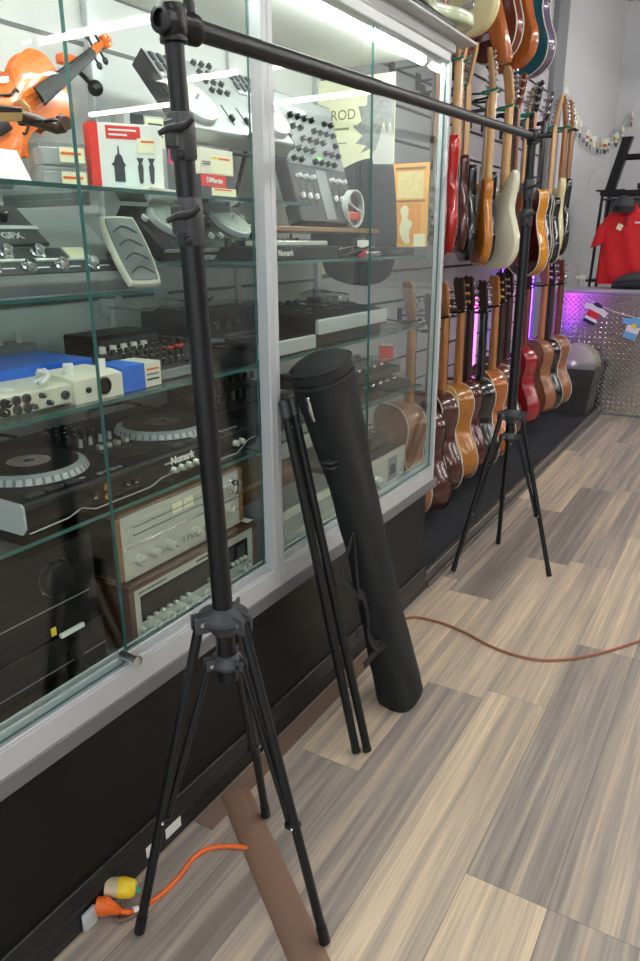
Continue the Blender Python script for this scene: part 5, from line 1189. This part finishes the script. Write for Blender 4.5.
def console():
    z = .92
    t, w, d = gear('dj_console', 'big black twin platter dj console filling the fourth shelf of the left bay', 'dj console', -1.115, .80, 1.531, z, .40)
    h0, h1 = .012, .072
    MB().ring([[(x, -d + .012, h0), (x, -d, h0 + .012), (x, -d, h1 - .006), (x, -d + .006, h1), (x, d, h1 + .01), (x, d, h0)] for x in (-w, w)]).build('chassis', M_blk, t)
    MB().ring([[(x, -d + .010, h0 - .001), (x, -d - .002, h0 + .012), (x, -d - .002, h1 - .005), (x, -d + .004, h1 + .001), (x, d, h1 + .011), (x, d, h0 - .001)] for x in (-w - .004, -w)]).build('end_cap', M_ltgrey, t)
    MB().ring([[(x, -d + .010, h0 - .001), (x, -d - .002, h0 + .012), (x, -d - .002, h1 - .005), (x, -d + .004, h1 + .001), (x, d, h1 + .011), (x, d, h0 - .001)] for x in (w, w + .004)]).build('end_cap', M_dkgrey, t)
    for sx in (-1, 1):
        for sy in (-1, 1): MB().cyl((sx * w * .85, sy * d * .8, 0), (sx * w * .85, sy * d * .8, h0 + .002), .018, n=16).build('foot', M_rubber, t)
    for sx, x in ((-1, -.2185), (1, .1885)):
        c = (x, -.034, h1 + .003)
        b = MB().lathe([(.119, 0), (.121, .002), (.115, .014), (.101, .019)], 120, T3(c), 0, False)
        for i in range(len(b.m)): b.m[i] = 1 if (i % 120) % 3 == 0 and i // 120 == 1 else 0
        b.build('platter', [M_alu, M_grey], t)
        rp = MB().lathe([(.1005, .0192), (.1, .0212), (.045, .0212)], 60, T3(c), 0, False).build('record', M_blkgloss, t)
        MB().lathe([(.045, .0214), (.001, .0214)], 40, T3(c), 0, False).build('record_label', mat('record_label_%d' % sx, rgb(200, 182, 176) if sx < 0 else rgb(120, 116, 112), .5, noise=.35, nscale=60), rp)
        b = MB().lathe([(.012, .0216), (.010, .024), (.003, .026), (.003, .034), (.0005, .035)], 14, T3(c)); b.build('spindle', M_chrome, rp)
        MB().tube(cr([(x + .10, .13, h1 + .03), (x + .06, .165, h1 + .04), (x - .05, .17, h1 + .04), (x - .1, .12, h1 + .03)], 5, False), .004, 8).build('cable', M_blk, t)
        faders(t, [(x + (.138 if sx > 0 else .135), -.02, h1 + .002)], .10, capm=M_blk)
        pads(t, [(x - .10 + .045 * k, -.172, h1 + .0005) for k in range(3)], .035, .018, M_dkgrey, 'transport_button', .005)
        pads(t, [(x + .06 + .018 * k, -.178, h1 + .0005) for k in range(4)], .012, .01, M_grey, 'button', .004)
    MB().bx(-.06, .045, -.15, .17, h1, h1 + .006, .001).build('mixer_panel', M_blkgloss, t)
    knobs(t, [(-.045 + .025 * i, .15 - .034 * j, h1 + .006) for i in range(4) for j in range(4)], .0075, .02, M_blk, 'top', cap=M_white)
    knobs(t, [(-.045 + .03 * i, .005, h1 + .006) for i in range(4)], .005, .018, M_ltgrey, 'top', name='slim_knob'); faders(t, [(-.04 + .027 * i, -.06, h1 + .006) for i in range(4)], .07, capm=M_silver)
    fy = -d - .001
    MB().bx(-w * .99, w * .99, fy - .0015, fy + .001, h0 + .014, h1 - .012).build('front_panel', M_blkgloss, t)
    text('Numark', .024, T3((.07, fy - .002, h1 - .018)) @ TXF, M_white, 'lettering', t, bold=.0008)
    for dx in (-.10,): MB().bx(dx + .11, dx + .14, fy - .0022, fy - .0012, h1 - .022, h1 - .018).build('label_line', M_ltgrey, t)
    knobs(t, [(.035 + .026 * i, fy - .001, h0 + .022) for i in range(4)], .007, .014, M_silver, name='front_knob')
    knobs(t, [(-.205, fy - .001, h0 + .03), (-.115, fy - .001, h0 + .03), (-.09, fy - .001, h0 + .03)], .009, .014, M_blk, name='front_dial')
    j = MB().lathe([(.008, 0), (.008, .006), (.005, .006), (.005, .001), (.0005, .001)], 16).build('gold_jack', M_brass, t)
    j.matrix_local = T3((-.17, fy - .001, h0 + .04)) @ RX(PI / 2); clones(j, t, [T3((-.17, fy - .001, h0 + .02)) @ RX(PI / 2)])
    knobs(t, [(.27, fy - .001, h0 + .03), (.295, fy - .001, h0 + .03)], .008, .014, M_silver, name='right_front_knob')
    zz = h0 + .004; zk = h0 + .022
    pts = [(-w + .004, fy - .001, zz), (-w + .075, fy - .001, zz + .0), (-w + .115, fy - .001, h0 - .0), (-.02, fy - .001, h0), (.01, fy - .001, zk - .006), (.06, fy - .001, zk - .008), (.2, fy - .001, zk - .010), (.235, fy - .001, h0 + .004), (.30, fy - .001, h0 + .004), (w - .02, fy - .001, h0 + .03), (w - .003, fy - .001, h0 + .036)]
    MB().tube([(-w + .004, fy - .001, h0 + .002), (-.27, fy - .001, h0 + .004), (-.235, fy - .001, h0 + .014), (-.20, fy - .001, h0 + .001), (-.04, fy - .001, h0 + .001), (.0, fy - .001, h0 + .013), (.15, fy - .001, h0 + .013), (.18, fy - .001, h0 + .001), (.28, fy - .001, h0 + .001), (.33, fy - .001, h0 + .026), (w - .003, fy - .001, h0 + .028)], .0014, 6).build('silver_trim', M_ltgrey, t)
    MB().bx(-.26, -.19, -.17, -.163, h1 + .0005, h1 + .0014).build('model_strip', M_ltgrey, t); MB().bx(-.275, -.262, -.171, -.162, h1 + .0005, h1 + .0016).build('yellow_square', M_yellow, t)
    MB().bx(.16, .25, -.178, -.15, h1 + .003, h1 + .004, M=RZ(0)).build('price_paper', M_white, t)
    t, w, d = gear('rack_mixer', 'dark mixer with a row of upright knobs at the back right of fourth shelf', 'mixer', -1.36, 1.66, 2.02, z, .18)
    MB().ring([[(x, -d, 0), (x, -d, .05), (x, d, .10), (x, d, 0)] for x in (-w, w)]).build('chassis', M_blk, t)
    knobs(t, [(-.15 + .038 * i, -.05 + .06 * j, .06 + .0165 * (2 * j)) for i in range(9) for j in range(2)], .009, .025, M_blkgloss, 'top', cap=M_ltgrey)
console()

def receivers():
    z = .5505
    def receiver(xf, y0, y1, z, h, case, label, dark):
        t, w, d = gear('stereo_receiver', label, 'receiver', xf, y0, y1, z, .33)
        MB().bx(-w, w, -d + .008, d, .012, h, .002).build('cabinet', case, t)
        e = .016
        if not dark: MB().bx(-w + e, w - e, -d, -d + .01, .004, h - .003, .001).build('face_plate', M_silver, t)
        else:
            b = MB()
            b.bx(-w, w, -d - .004, -d + .012, .0, .016, .002); b.bx(-w, w, -d - .004, -d + .012, h - .014, h, .002); b.bx(-w, -w + e, -d - .004, -d + .012, .016, h - .014, .002); b.bx(w - e, w, -d - .004, -d + .012, .016, h - .014, .002)
            b.build('wood_surround', case, t); MB().bx(-w + e, w - e, -d, -d + .01, .016, h - .014).build('face_plate', M_silver, t)
        f = -d
        if not dark:
            for sx in (-1, 1): MB().bx(sx * w - (e if sx > 0 else 0), sx * w + (0 if sx > 0 else e), -d - .002, d, .008, h + .001, .002).build('wood_side', M_tan, t)
            MB().bx(-w + .035, w - .085, f - .002, f + .001, h * .55, h * .88, .001).build('tuner_glass', mat('pale_dial_glass', rgb(186, 190, 176), .15, coat=.5), t)
            for zz in (h * .78, h * .66):
                b = MB(); b.bx(-w + .05, w - .1, f - .0028, f - .0022, zz, zz + .0015)
                for k in range(26): b.bx(-w + .05 + k * (2 * w - .15) / 25, -w + .0512 + k * (2 * w - .15) / 25, f - .0028, f - .0022, zz, zz + (.007 if k % 5 == 0 else .004))
                b.build('dial_scale', M_dkgrey, t)
            for x in (-.03, .01): MB().bx(x - .017, x + .017, f - .0026, f - .0018, h * .72, h * .88).build('level_meter', M_pale, t)
            MB().bx(-w + .02, w - .02, f - .004, f, h * .50, h * .525, .001).build('chrome_rib', M_chrome, t)
            knobs(t, [(-.165 + .05 * i, f, h * .27) for i in range(3)] + [(.03, f, h * .27), (.075, f, h * .27), (.17, f, h * .36)], .0125, .02, M_silver, cap=M_ink)
            knobs(t, [(w - .045, f, h * .74)], .021, .022, M_chrome, name='tuning_knob', cap=M_ink)
            pads_f = MB().box((0, -.004, 0), (.008, .01, .012), .001).build('toggle_switch', M_chrome, t); pads_f.matrix_local = T3((-.015, f - .003, h * .26)); clones(pads_f, t, [T3((x, f - .003, h * .26)) for x in (-.002, .011)])
        else:
            MB().bx(-w + .035, w - .04, f - .002, f + .001, h * .44, h * .80, .001).build('black_glass', M_blkgloss, t)
            MB().bx(w - .09, w - .055, f - .003, f - .0018, h * .52, h * .74).build('level_meter', M_dkgrey, t)
            b = MB().box((0, -.005, 0), (.012, .012, .010), .002).build('push_button', M_silver, t)
            ps = [T3((-w + .052 + .0225 * i, f - .002, h * .47)) for i in range(7)] + [T3((.03 + .023 * i, f - .002, h * .50)) for i in range(2)] + [T3((.125 + .018 * i, f - .002, h * .52)) for i in range(4)]
            b.matrix_local = ps[0]; clones(b, t, ps[1:])
            knobs(t, [(-.16 + .047 * i, f, h * .27) for i in range(6)] + [(.175, f, h * .36)], .0135, .017, M_silver, cap=M_ink)
            knobs(t, [(-.205, f, h * .34), (-.205, f, h * .2), (.205, f, h * .45), (.205, f, h * .33)], .006, .01, M_silver, name='small_knob', cap=M_ink)
            b = MB()
            for k in range(16): b.bx(-w + .03 + k * .006, -w + .033 + k * .006, f - .0012, f, h * .845, h * .865)
            for k in range(14): b.bx(-.01 + k * .006, -.006 + k * .006, f - .0012, f, h * .845, h * .87)
            b.build('face_lettering', M_ink, t)
        return t
    receiver(-1.105, 1.022, 1.502, .5505, .178, M_walnut, 'walnut cased receiver with a black dial window at the bottom of left bay', True)
    receiver(-1.122, 1.018, 1.472, .7295, .158, M_tan, 'silver faced stereo receiver with tan wood sides stacked on the walnut receiver', False)
    t = thing('price_papers', 'white price papers lying on top right of the walnut receiver', 'paper', (-1.13, 1.488, .7292))
    MB().bx(-.02, .02, -.013, .012, 0, .002).build('sheet', M_white, t)
    def comp(z, h, y1, label, knob, tape=False):
        t, w, d = gear('hifi_component', label, 'hi-fi component', -1.125, .48, y1, z, .36)
        MB().bx(-w, w, -d + .006, d, .008, h, .002).build('case', M_blkgloss, t); MB().bx(-w, w, -d, -d + .008, .006, h, .0015).build('front_panel', M_blkgloss, t)
        for sx in (-1, 1): MB().cyl((sx * w * .8, -d * .7, 0), (sx * w * .8, -d * .7, .009), .018, n=14).build('foot', M_rubber, t)
        if knob:
            MB().lathe([(.036, 0), (.036, .016), (.032, .022), (.0005, .022)], 36, T3((w - .10, -d, h * .68)) @ RX(PI / 2)).build('volume_knob', M_blk, t)
            MB().lathe([(.0375, .0005), (.0395, .0005), (.0395, .003), (.0375, .003)], 36, T3((w - .10, -d, h * .68)) @ RX(PI / 2), 0, False).build('knob_ring', M_chrome, t)
            MB().bx(-w, w - .02, -d - .001, -d, h * .36, h * .372).build('trim_line', M_grey, t)
            MB().box((w - .12, -d - .001, h * .1), (.012, .002, .018), .0004).build('yellow_sticker', M_yellow, t)
        else:
            MB().bx(-w, w, -d - .001, -d, h * .52, h * .535).build('trim_line', M_grey, t); MB().bx(-w + .01, w - .12, -d - .0014, -d, h * .15, h * .42).build('cassette_window', M_smoke, t)
            MB().lathe([(.022, 0), (.022, .012), (.0005, .012)], 28, T3((w - .085, -d, h * .72)) @ RX(PI / 2)).build('dial', M_blk, t)
            knobs(t, [(w - .03 - .03 * i, -d, h * .25) for i in range(3)], .007, .01, M_blk)
        return t
    t = comp(.5505, .138, .965, 'black cassette deck at the bottom of the stack left of walnut receiver', False)
    comp(.6895, .195, .955, 'black amplifier with a large round volume knob on top of cassette deck', True)
    t = thing('price_tag', 'white price tag lying on the front edge of the black cassette deck', 'tag', (-1.118, .875, .690))
    MB().bx(-.004, .004, -.03, .03, .0005, .010, .001).build('tag_card', M_white, t)
receivers()

def right_bay():
    z = 1.4055
    t, w, d = gear('dj_controller', 'black dj controller with silver strip at the front of the right bay top shelf', 'dj controller', -1.125, 1.60, 2.0, z, .15)
    MB().bx(-w, w, -d, d, .0, .036, .003).build('chassis', M_blk, t); MB().bx(-w * .96, w * .7, -d + .002, -d + .06, .036, .050, .003).build('silver_strip', M_silver, t)
    text('Numark', .022, T3((-.09, -d - .0008, .018)) @ TXF, M_white, 'lettering', t, bold=.0005)
    knobs(t, [(-.17 + .068 * i, .055, .036) for i in range(6)], .010, .022, M_blk, 'top'); knobs(t, [(-.16 + .025 * i, -.045, .05) for i in range(8)], .005, .008, M_ink, 'top', name='small_knob')
    jog(t, (-.1, .03, .036), .043, M_blkgloss, M_dkgrey); jog(t, (.1, .03, .036), .043, M_blkgloss, M_dkgrey)
    t = thing('coiled_cable', 'black coiled cable lying in a heap beside the red and white card', 'cable', (-1.16, 2.10, z))
    b = MB(); pts = []
    for k in range(90):
        a = k * .42; pts.append((.03 * math.sin(k * .13) + .035 * math.cos(a), -.10 + .0022 * k + .02 * math.sin(a), .012 + .012 * (1 + math.sin(a * 1.3)) * .8))
    MB().tube(pts, .004, 6).build('coil', M_blk, t); MB().cyl((.02, .1, .01), (.05, .15, .01), .007, n=10).build('connector', M_chrome, t)
    t = thing('folded_card', 'small red and white folded card standing behind the coiled cable', 'card', (-1.16, 2.235, z), .3)
    MB().bx(-.01, .01, -.055, .055, 0.0, .03, .001).build('red_part', M_red, t); MB().bx(-.012, .012, -.06, .05, .03, .052, .001).build('white_part', M_white, t)
    t, w, d = gear('black_adapter', 'low black device at the right end of the right bay top shelf', 'device', -1.14, 2.28, 2.60, z, .13)
    MB().bx(-w, w, -d, d, 0, .028, .004).build('shell', M_blk, t); MB().bx(-w * .3, w * .4, -d - .001, -d, .008, .02).build('label', M_dkgrey, t)
    t, w, d = gear('standing_mixer', 'tall grey and black studio mixer standing upright behind the right bay top shelf', 'mixer', -1.33, 2.03, 2.43, 1.499, .40, .04, None, 1.28)
    MB().bx(-w, w, -d, d, 0, .05, .004).build('chassis', M_dkgrey, t)
    MB().bx(-w + .01, w - .01, -.02, d - .006, .0502, .052).build('upper_panel', mat('mixer_grey', rgb(120, 124, 126), .4, .3), t)
    MB().bx(-.03, .04, -d + .01, -.03, .0502, .052).build('centre_strip', M_grey, t)
    knobs(t, [(-.16 + .045 * i, .13 - .034 * j, .052) for i in range(8) for j in range(5) if (i * 3 + j) % 5], .009, .016, M_blk, 'top', cap=M_white)
    knobs(t, [(-.16 + .045 * i, -.06, .05) for i in range(8) if i not in (3, 4)], .008, .016, M_ltgrey, 'top', name='pale_knob'); faders(t, [(-.16 + .045 * i, -.115, .05) for i in range(8) if i not in (3, 4)], .07, capm=M_white)
    MB().bx(-.01, .025, .0, .012, .052, .058, .001).build('green_switch', mat('green_switch', rgb(110, 220, 110), .4), t); MB().bx(-.14, .0, .145, .158, .052, .0535).build('label_strip', M_ltgrey, t)
    t = thing('wooden_riser', 'narrow pale wooden ledge carrying the standing mixer and the clear ring', 'ledge', (-1.43, 2.20, 1.4055))
    MB().bx(-.13, .16, -.37, .37, .078, .093, .002).build('board', M_tan, t)
    for y in (-.34, .34): MB().bx(-.12, .15, y - .008, y + .008, 0.0005, .078, .001).build('end_block', M_dkgrey, t)
    t = thing('clear_tambourine', 'clear ring shaped tambourine with red jingles standing on the wooden ledge', 'tambourine', (-1.292, 2.40, 1.4992 + .0635), PI / 2)
    MB().lathe([(.058, -.012), (.063, -.012), (.063, .012), (.058, .012), (.058, -.012)], 40, RX(PI / 2), 0, False).build('ring', M_ltgrey, t)
    MB().lathe([(.057, -.0), (.001, -.0)], 40, RX(PI / 2), 0, False).build('clear_skin', M_clear, t)
    MB().bx(-.045, .04, -.010, .004, -.038, -.01, .004).build('red_jingles', mat('dusty_red', rgb(190, 80, 70), .5), t); MB().tube([(-.052, -.006, .022), (.052, -.006, -.012)], .004, 8).build('bar', M_ltgrey, t)
    t, w, d = gear('small_package', 'clear package with dark contents hanging front of the wooden ledge', 'package', -1.215, 2.30, 2.44, 1.4055, .04)
    MB().bx(-w, w, -d, d, 0, .075, .002).build('shell', M_clear, t); MB().bx(-.05, .0, -.01, .012, .005, .06, .003).build('contents', M_dkgrey, t)
    # posters on the right side glass (flat printed sheets facing the camera)
    yp = SY1 - 0.018
    t = thing('portrait_poster', 'pale yellow poster of a grey haired person in a dark jacket behind the glass', 'poster', (-1.415, yp, 1.33))
    MB().bx(-.168, .160, -.0015, .0, 0, .70).build('sheet', mat('pale_yellow_paper', rgb(246, 244, 206), .6), t)
    R = lambda pts: [(a, c) for a, c in pts]
    MB().prism(R2([(-.13, .0), (-.125, .28), (-.10, .36), (-.03, .40), (.05, .42), (.10, .41), (.158, .40), (.158, .0)]), -.0022, -.0015).build('jacket_print', mat('charcoal_print', rgb(52, 56, 62), .6, noise=.15, nscale=40), t)
    MB().prism([(.075, .40), (.068, .46), (.085, .52), (.157, .53), (.157, .395)], -.0026, -.0022).build('face_print', mat('grey_print', rgb(208, 206, 200), .6, noise=.12, nscale=30), t)
    hair = [(.085, .45), (.06, .43), (.065, .455), (.02, .44), (.045, .465), (.0, .475), (.028, .5), (-.008, .53), (.025, .55), (.01, .6), (.045, .6), (.05, .65), (.08, .63), (.10, .675), (.12, .64), (.158, .66), (.158, .50), (.14, .54), (.13, .50), (.115, .54), (.10, .49)]
    MB().prism(hair, -.003, -.0026).build('hair_print', mat('hair_print', rgb(150, 152, 150), .6, noise=.5, nscale=70), t)
    text('ROD', .05, T3((-.055, -.0022, .575)) @ TXF, mat('olive_ink', rgb(110, 104, 60), .6), 'lettering', t, .0003)
    for q, (a, e, zz) in enumerate(((-.12, -.03, .525), (-.01, .03, .53), (-.12, -.04, .478))): MB().bx(a, e, -.0021, -.0015, zz, zz + (.008 if q < 2 else .004)).build('small_print', mat('print_olive_%d' % q, rgb(150, 146, 110), .6), t)
    t = thing('orange_poster', 'small ornate orange printed panel fixed to the side glass below the guitar necks', 'poster', (-1.185, yp, 1.435))
    MB().bx(-.073, .073, -.0015, 0, 0, .29).build('sheet', mat('orange_paper', rgb(240, 178, 84), .6, noise=.08, nscale=25), t)
    MB().bx(-.052, .052, -.0020, -.0015, .17, .262).build('upper_picture', mat('cream_orange', rgb(244, 214, 150), .6, noise=.25, nscale=60), t)
    MB().bx(-.056, .045, -.0020, -.0015, .012, .152).build('lower_picture', mat('deep_orange', rgb(226, 148, 64), .6, noise=.3, nscale=45), t)
    MB().prism(R2([(-.02, .015), (-.04, .06), (-.03, .10), (-.038, .13), (-.02, .147), (-.004, .13), (-.008, .10), (.012, .085), (.0, .05), (.004, .015)]), -.0024, -.002).build('figure_print', M_pale, t)
    for zz in (.268, .156): MB().bx(-.06, .06, -.0021, -.0015, zz, zz + .009).build('ink_band', mat('brown_ink_%d' % int(zz * 1000), rgb(150, 100, 60), .6, noise=.5, nscale=120), t)
    MB().bx(.02, .066, -.003, -.002, .0, .045).build('price_label', M_pale, t)
    # third shelf of the right bay
    z = 1.1505
    def drumm(y0, y1, z, h, label, xf=-1.115, d=.26):
        t, w, dd = gear('sampler', label, 'sampler', xf, y0, y1, z, d)
        MB().ring([[(x, -dd, 0), (x, -dd, h), (x, -dd + .02, h + .004), (x, dd, h + .03), (x, dd, 0)] for x in (-w, w)]).build('chassis', M_blkgloss, t)
        MB().bx(-w - .001, w + .001, -dd - .003, -dd + .012, .004, h + .002, .003).build('grey_front', M_ltgrey, t)
        pads(t, [(-w * .6 + w * .3 * i, -.03 + .045 * j, h + .008 + .0055 * j) for i in range(4) for j in range(2)], .03, .03, M_dkgrey, 'pad', .006)
        MB().bx(w * .45, w * .9, -.02, .07, h + .012, h + .022, .003).build('screen', M_blkgloss, t); knobs(t, [(-w * .7 + .05 * i, .085, h + .022) for i in range(4)], .009, .018, M_blk, 'top')
        return t
    drumm(1.565, 1.845, z, .042, 'black sampler with a light grey front, left one on the right bay third shelf')
    tag(MB().bx(-1.37, -1.13, 1.868, 2.31, z, z + .035, .004).build('black_case', M_blk), 'flat black case under the right grey fronted sampler', 'case')
    drumm(1.862, 2.32, z + .0355, .046, 'black sampler with a light grey front resting on a flat black case')
    t = thing('clear_bag', 'crumpled clear plastic bag lying on the right grey fronted sampler', 'bag', (-1.25, 2.12, z + .125))
    rr = random.Random(3); l = []
    for i in range(9):
        y = -.15 + .0375 * i; s = math.sin(PI * (i + .3) / 8.8)
        l.append([(.075 * s * math.cos(2 * PI * k / 14) * (1 + rr.uniform(-.2, .2)), y, .028 * s * math.sin(2 * PI * k / 14) * (1 + rr.uniform(-.4, .4))) for k in range(14)])
    MB().ring(l).build('film', M_clear, t, 20); MB().bx(-.03, .03, -.06, .05, -.012, .008, .004).build('contents', M_dkgrey, t)
    tag(MB().bx(-1.52, -1.42, 1.62, 1.80, z, z + .07, .004).build('dark_box', M_blk), 'small dark box behind the left grey fronted sampler', 'box')
    # fourth shelf
    z = .9205
    for i, (y0, y1, zz, h, lab) in enumerate(((1.97, 2.22, z, .055, 'black foot controller in clear plastic, left on the right bay fourth shelf'), (2.25, 2.58, z, .05, 'black foot controller in clear plastic, right on the right bay fourth shelf'), (2.0, 2.52, z + .064, .045, 'long black foot controller stacked across the two others'))):
        t, w, d = gear('foot_controller', lab, 'effects unit', -1.13 - .02 * (i == 2), y0, y1, zz, .2)
        MB().ring([[(x, -d, 0), (x, -d, h * .5), (x, d, h), (x, d, 0)] for x in (-w, w)]).build('chassis', M_blk, t); MB().bx(-w - .003, w + .003, -d - .003, d + .003, .0, h + .006, .002).build('clear_sleeve', M_clear, t)
        b = MB().lathe([(.011, 0), (.011, .006), (.008, .010), (.0005, .010)], 14).build('foot_switch', M_chrome, t); ms = [T3((-w + .04 + .06 * k, -.05, h * .62)) for k in range(int(2 * w / .06))]; b.matrix_local = ms[0]; clones(b, t, ms[1:])
        MB().bx(-w * .8, -w * .2, .01, .05, h * .8, h * .86).build('screen', M_ltgrey, t)
    t = thing('red_white_box', 'small red and white carton tilted on the stacked foot controllers', 'box', (-1.2, 2.50, z + .1175), .5)
    MB().bx(-.026, .026, -.034, .034, 0, .045, .001).build('carton', M_white, t); MB().bx(-.0266, .0266, -.0345, -.026, 0, .0452).build('red_end', M_red, t)
    tag(MB().bx(-1.4, -1.16, 1.64, 1.86, z + .0, z + .04, .004).build('black_unit', M_blk), 'low black unit on the right bay fourth shelf behind the bag', 'device')
    # bottom of the right bay
    z = .5505
    t, w, d = gear('cassette_deck', 'silver cassette deck with a round knob at the bottom right of showcase', 'cassette deck', -1.108, 2.06, 2.50, z, .3)
    MB().bx(-w, w, -d + .006, d, .01, .155, .003).build('case', M_dkgrey, t); MB().bx(-w, w, -d, -d + .008, .006, .156, .002).build('face_plate', M_silver, t)
    MB().bx(w - .15, w - .075, -d - .002, -d, .03, .135, .001).build('cassette_door', M_grey, t); MB().bx(w - .135, w - .09, -d - .003, -d - .002, .07, .105).build('cassette_window', M_blkgloss, t)
    knobs(t, [(-.02, -d, .07)], .022, .024, M_silver, cap=M_ink); knobs(t, [(w - .04, -d, .05), (w - .04, -d, .10)], .009, .014, M_silver, name='small_knob')
    for sx in (-1, 1): MB().cyl((sx * w * .8, -.1, 0), (sx * w * .8, -.1, .011), .015, n=12).build('foot', M_rubber, t)
    t, w, d = gear('silver_tuner', 'slim silver tuner at the bottom left of the right bay beside centre post', 'tuner', -1.108, 1.575, 2.03, z, .14)
    MB().bx(-w, w, -d + .006, d, .01, .15, .003).build('case', M_grey, t); MB().bx(-w, w, -d, -d + .008, .006, .151, .002).build('face_plate', M_silver, t)
    MB().bx(-w + .03, w - .03, -d - .002, -d, .075, .125, .001).build('dial_glass', mat('dial_glass_grey', rgb(150, 158, 150), .15, coat=.4), t)
    knobs(t, [(-.15 + .06 * i, -d, .038) for i in range(6)], .01, .016, M_silver, cap=M_ink)
    t, w, d = gear('wooden_speaker', 'brown wooden speaker box behind the slim silver tuner', 'speaker', -1.27, 1.66, 2.0, z, .24)
    MB().bx(-w, w, -d, d, 0, .19, .004).build('cabinet', M_tan, t); MB().bx(-w + .012, w - .012, -d - .004, -d, .012, .178, .002).build('grille', mat('brown_grille', rgb(104, 70, 40), .9, bump=.5, nscale=300), t)
    t, w, d = gear('blue_pedal', 'blue effects pedal with a yellow knob on top of the silver cassette deck', 'pedal', -1.18, 2.12, 2.30, z + .157, .1, .0)
    MB().bx(-w, w, -d, d, 0, .04, .004).build('shell', mat('deep_blue', rgb(40, 60, 170), .35), t); MB().cyl((-.03, 0, .04), (-.03, 0, .065), .024, n=18).build('yellow_knob', M_yellow, t); MB().cyl((.05, 0, .04), (.05, 0, .05), .01, n=14).build('foot_switch', M_chrome, t)
    t, w, d = gear('black_pedal', 'black effects pedal with silver knobs beside the blue pedal', 'pedal', -1.17, 2.33, 2.48, z + .157, .12)
    MB().bx(-w, w, -d, d, 0, .05, .004).build('shell', M_blk, t); knobs(t, [(-.04 + .04 * i, .02, .05) for i in range(3)], .01, .016, M_ltgrey, 'top'); MB().cyl((0, -.03, .05), (0, -.03, .058), .01, n=14).build('foot_switch', M_chrome, t)
    tag(MB().bx(-1.24, -1.14, 2.535, 2.60, z, z + .012, .001).build('white_note', M_white), 'white note lying on the deck right of the silver cassette deck', 'paper')
right_bay()
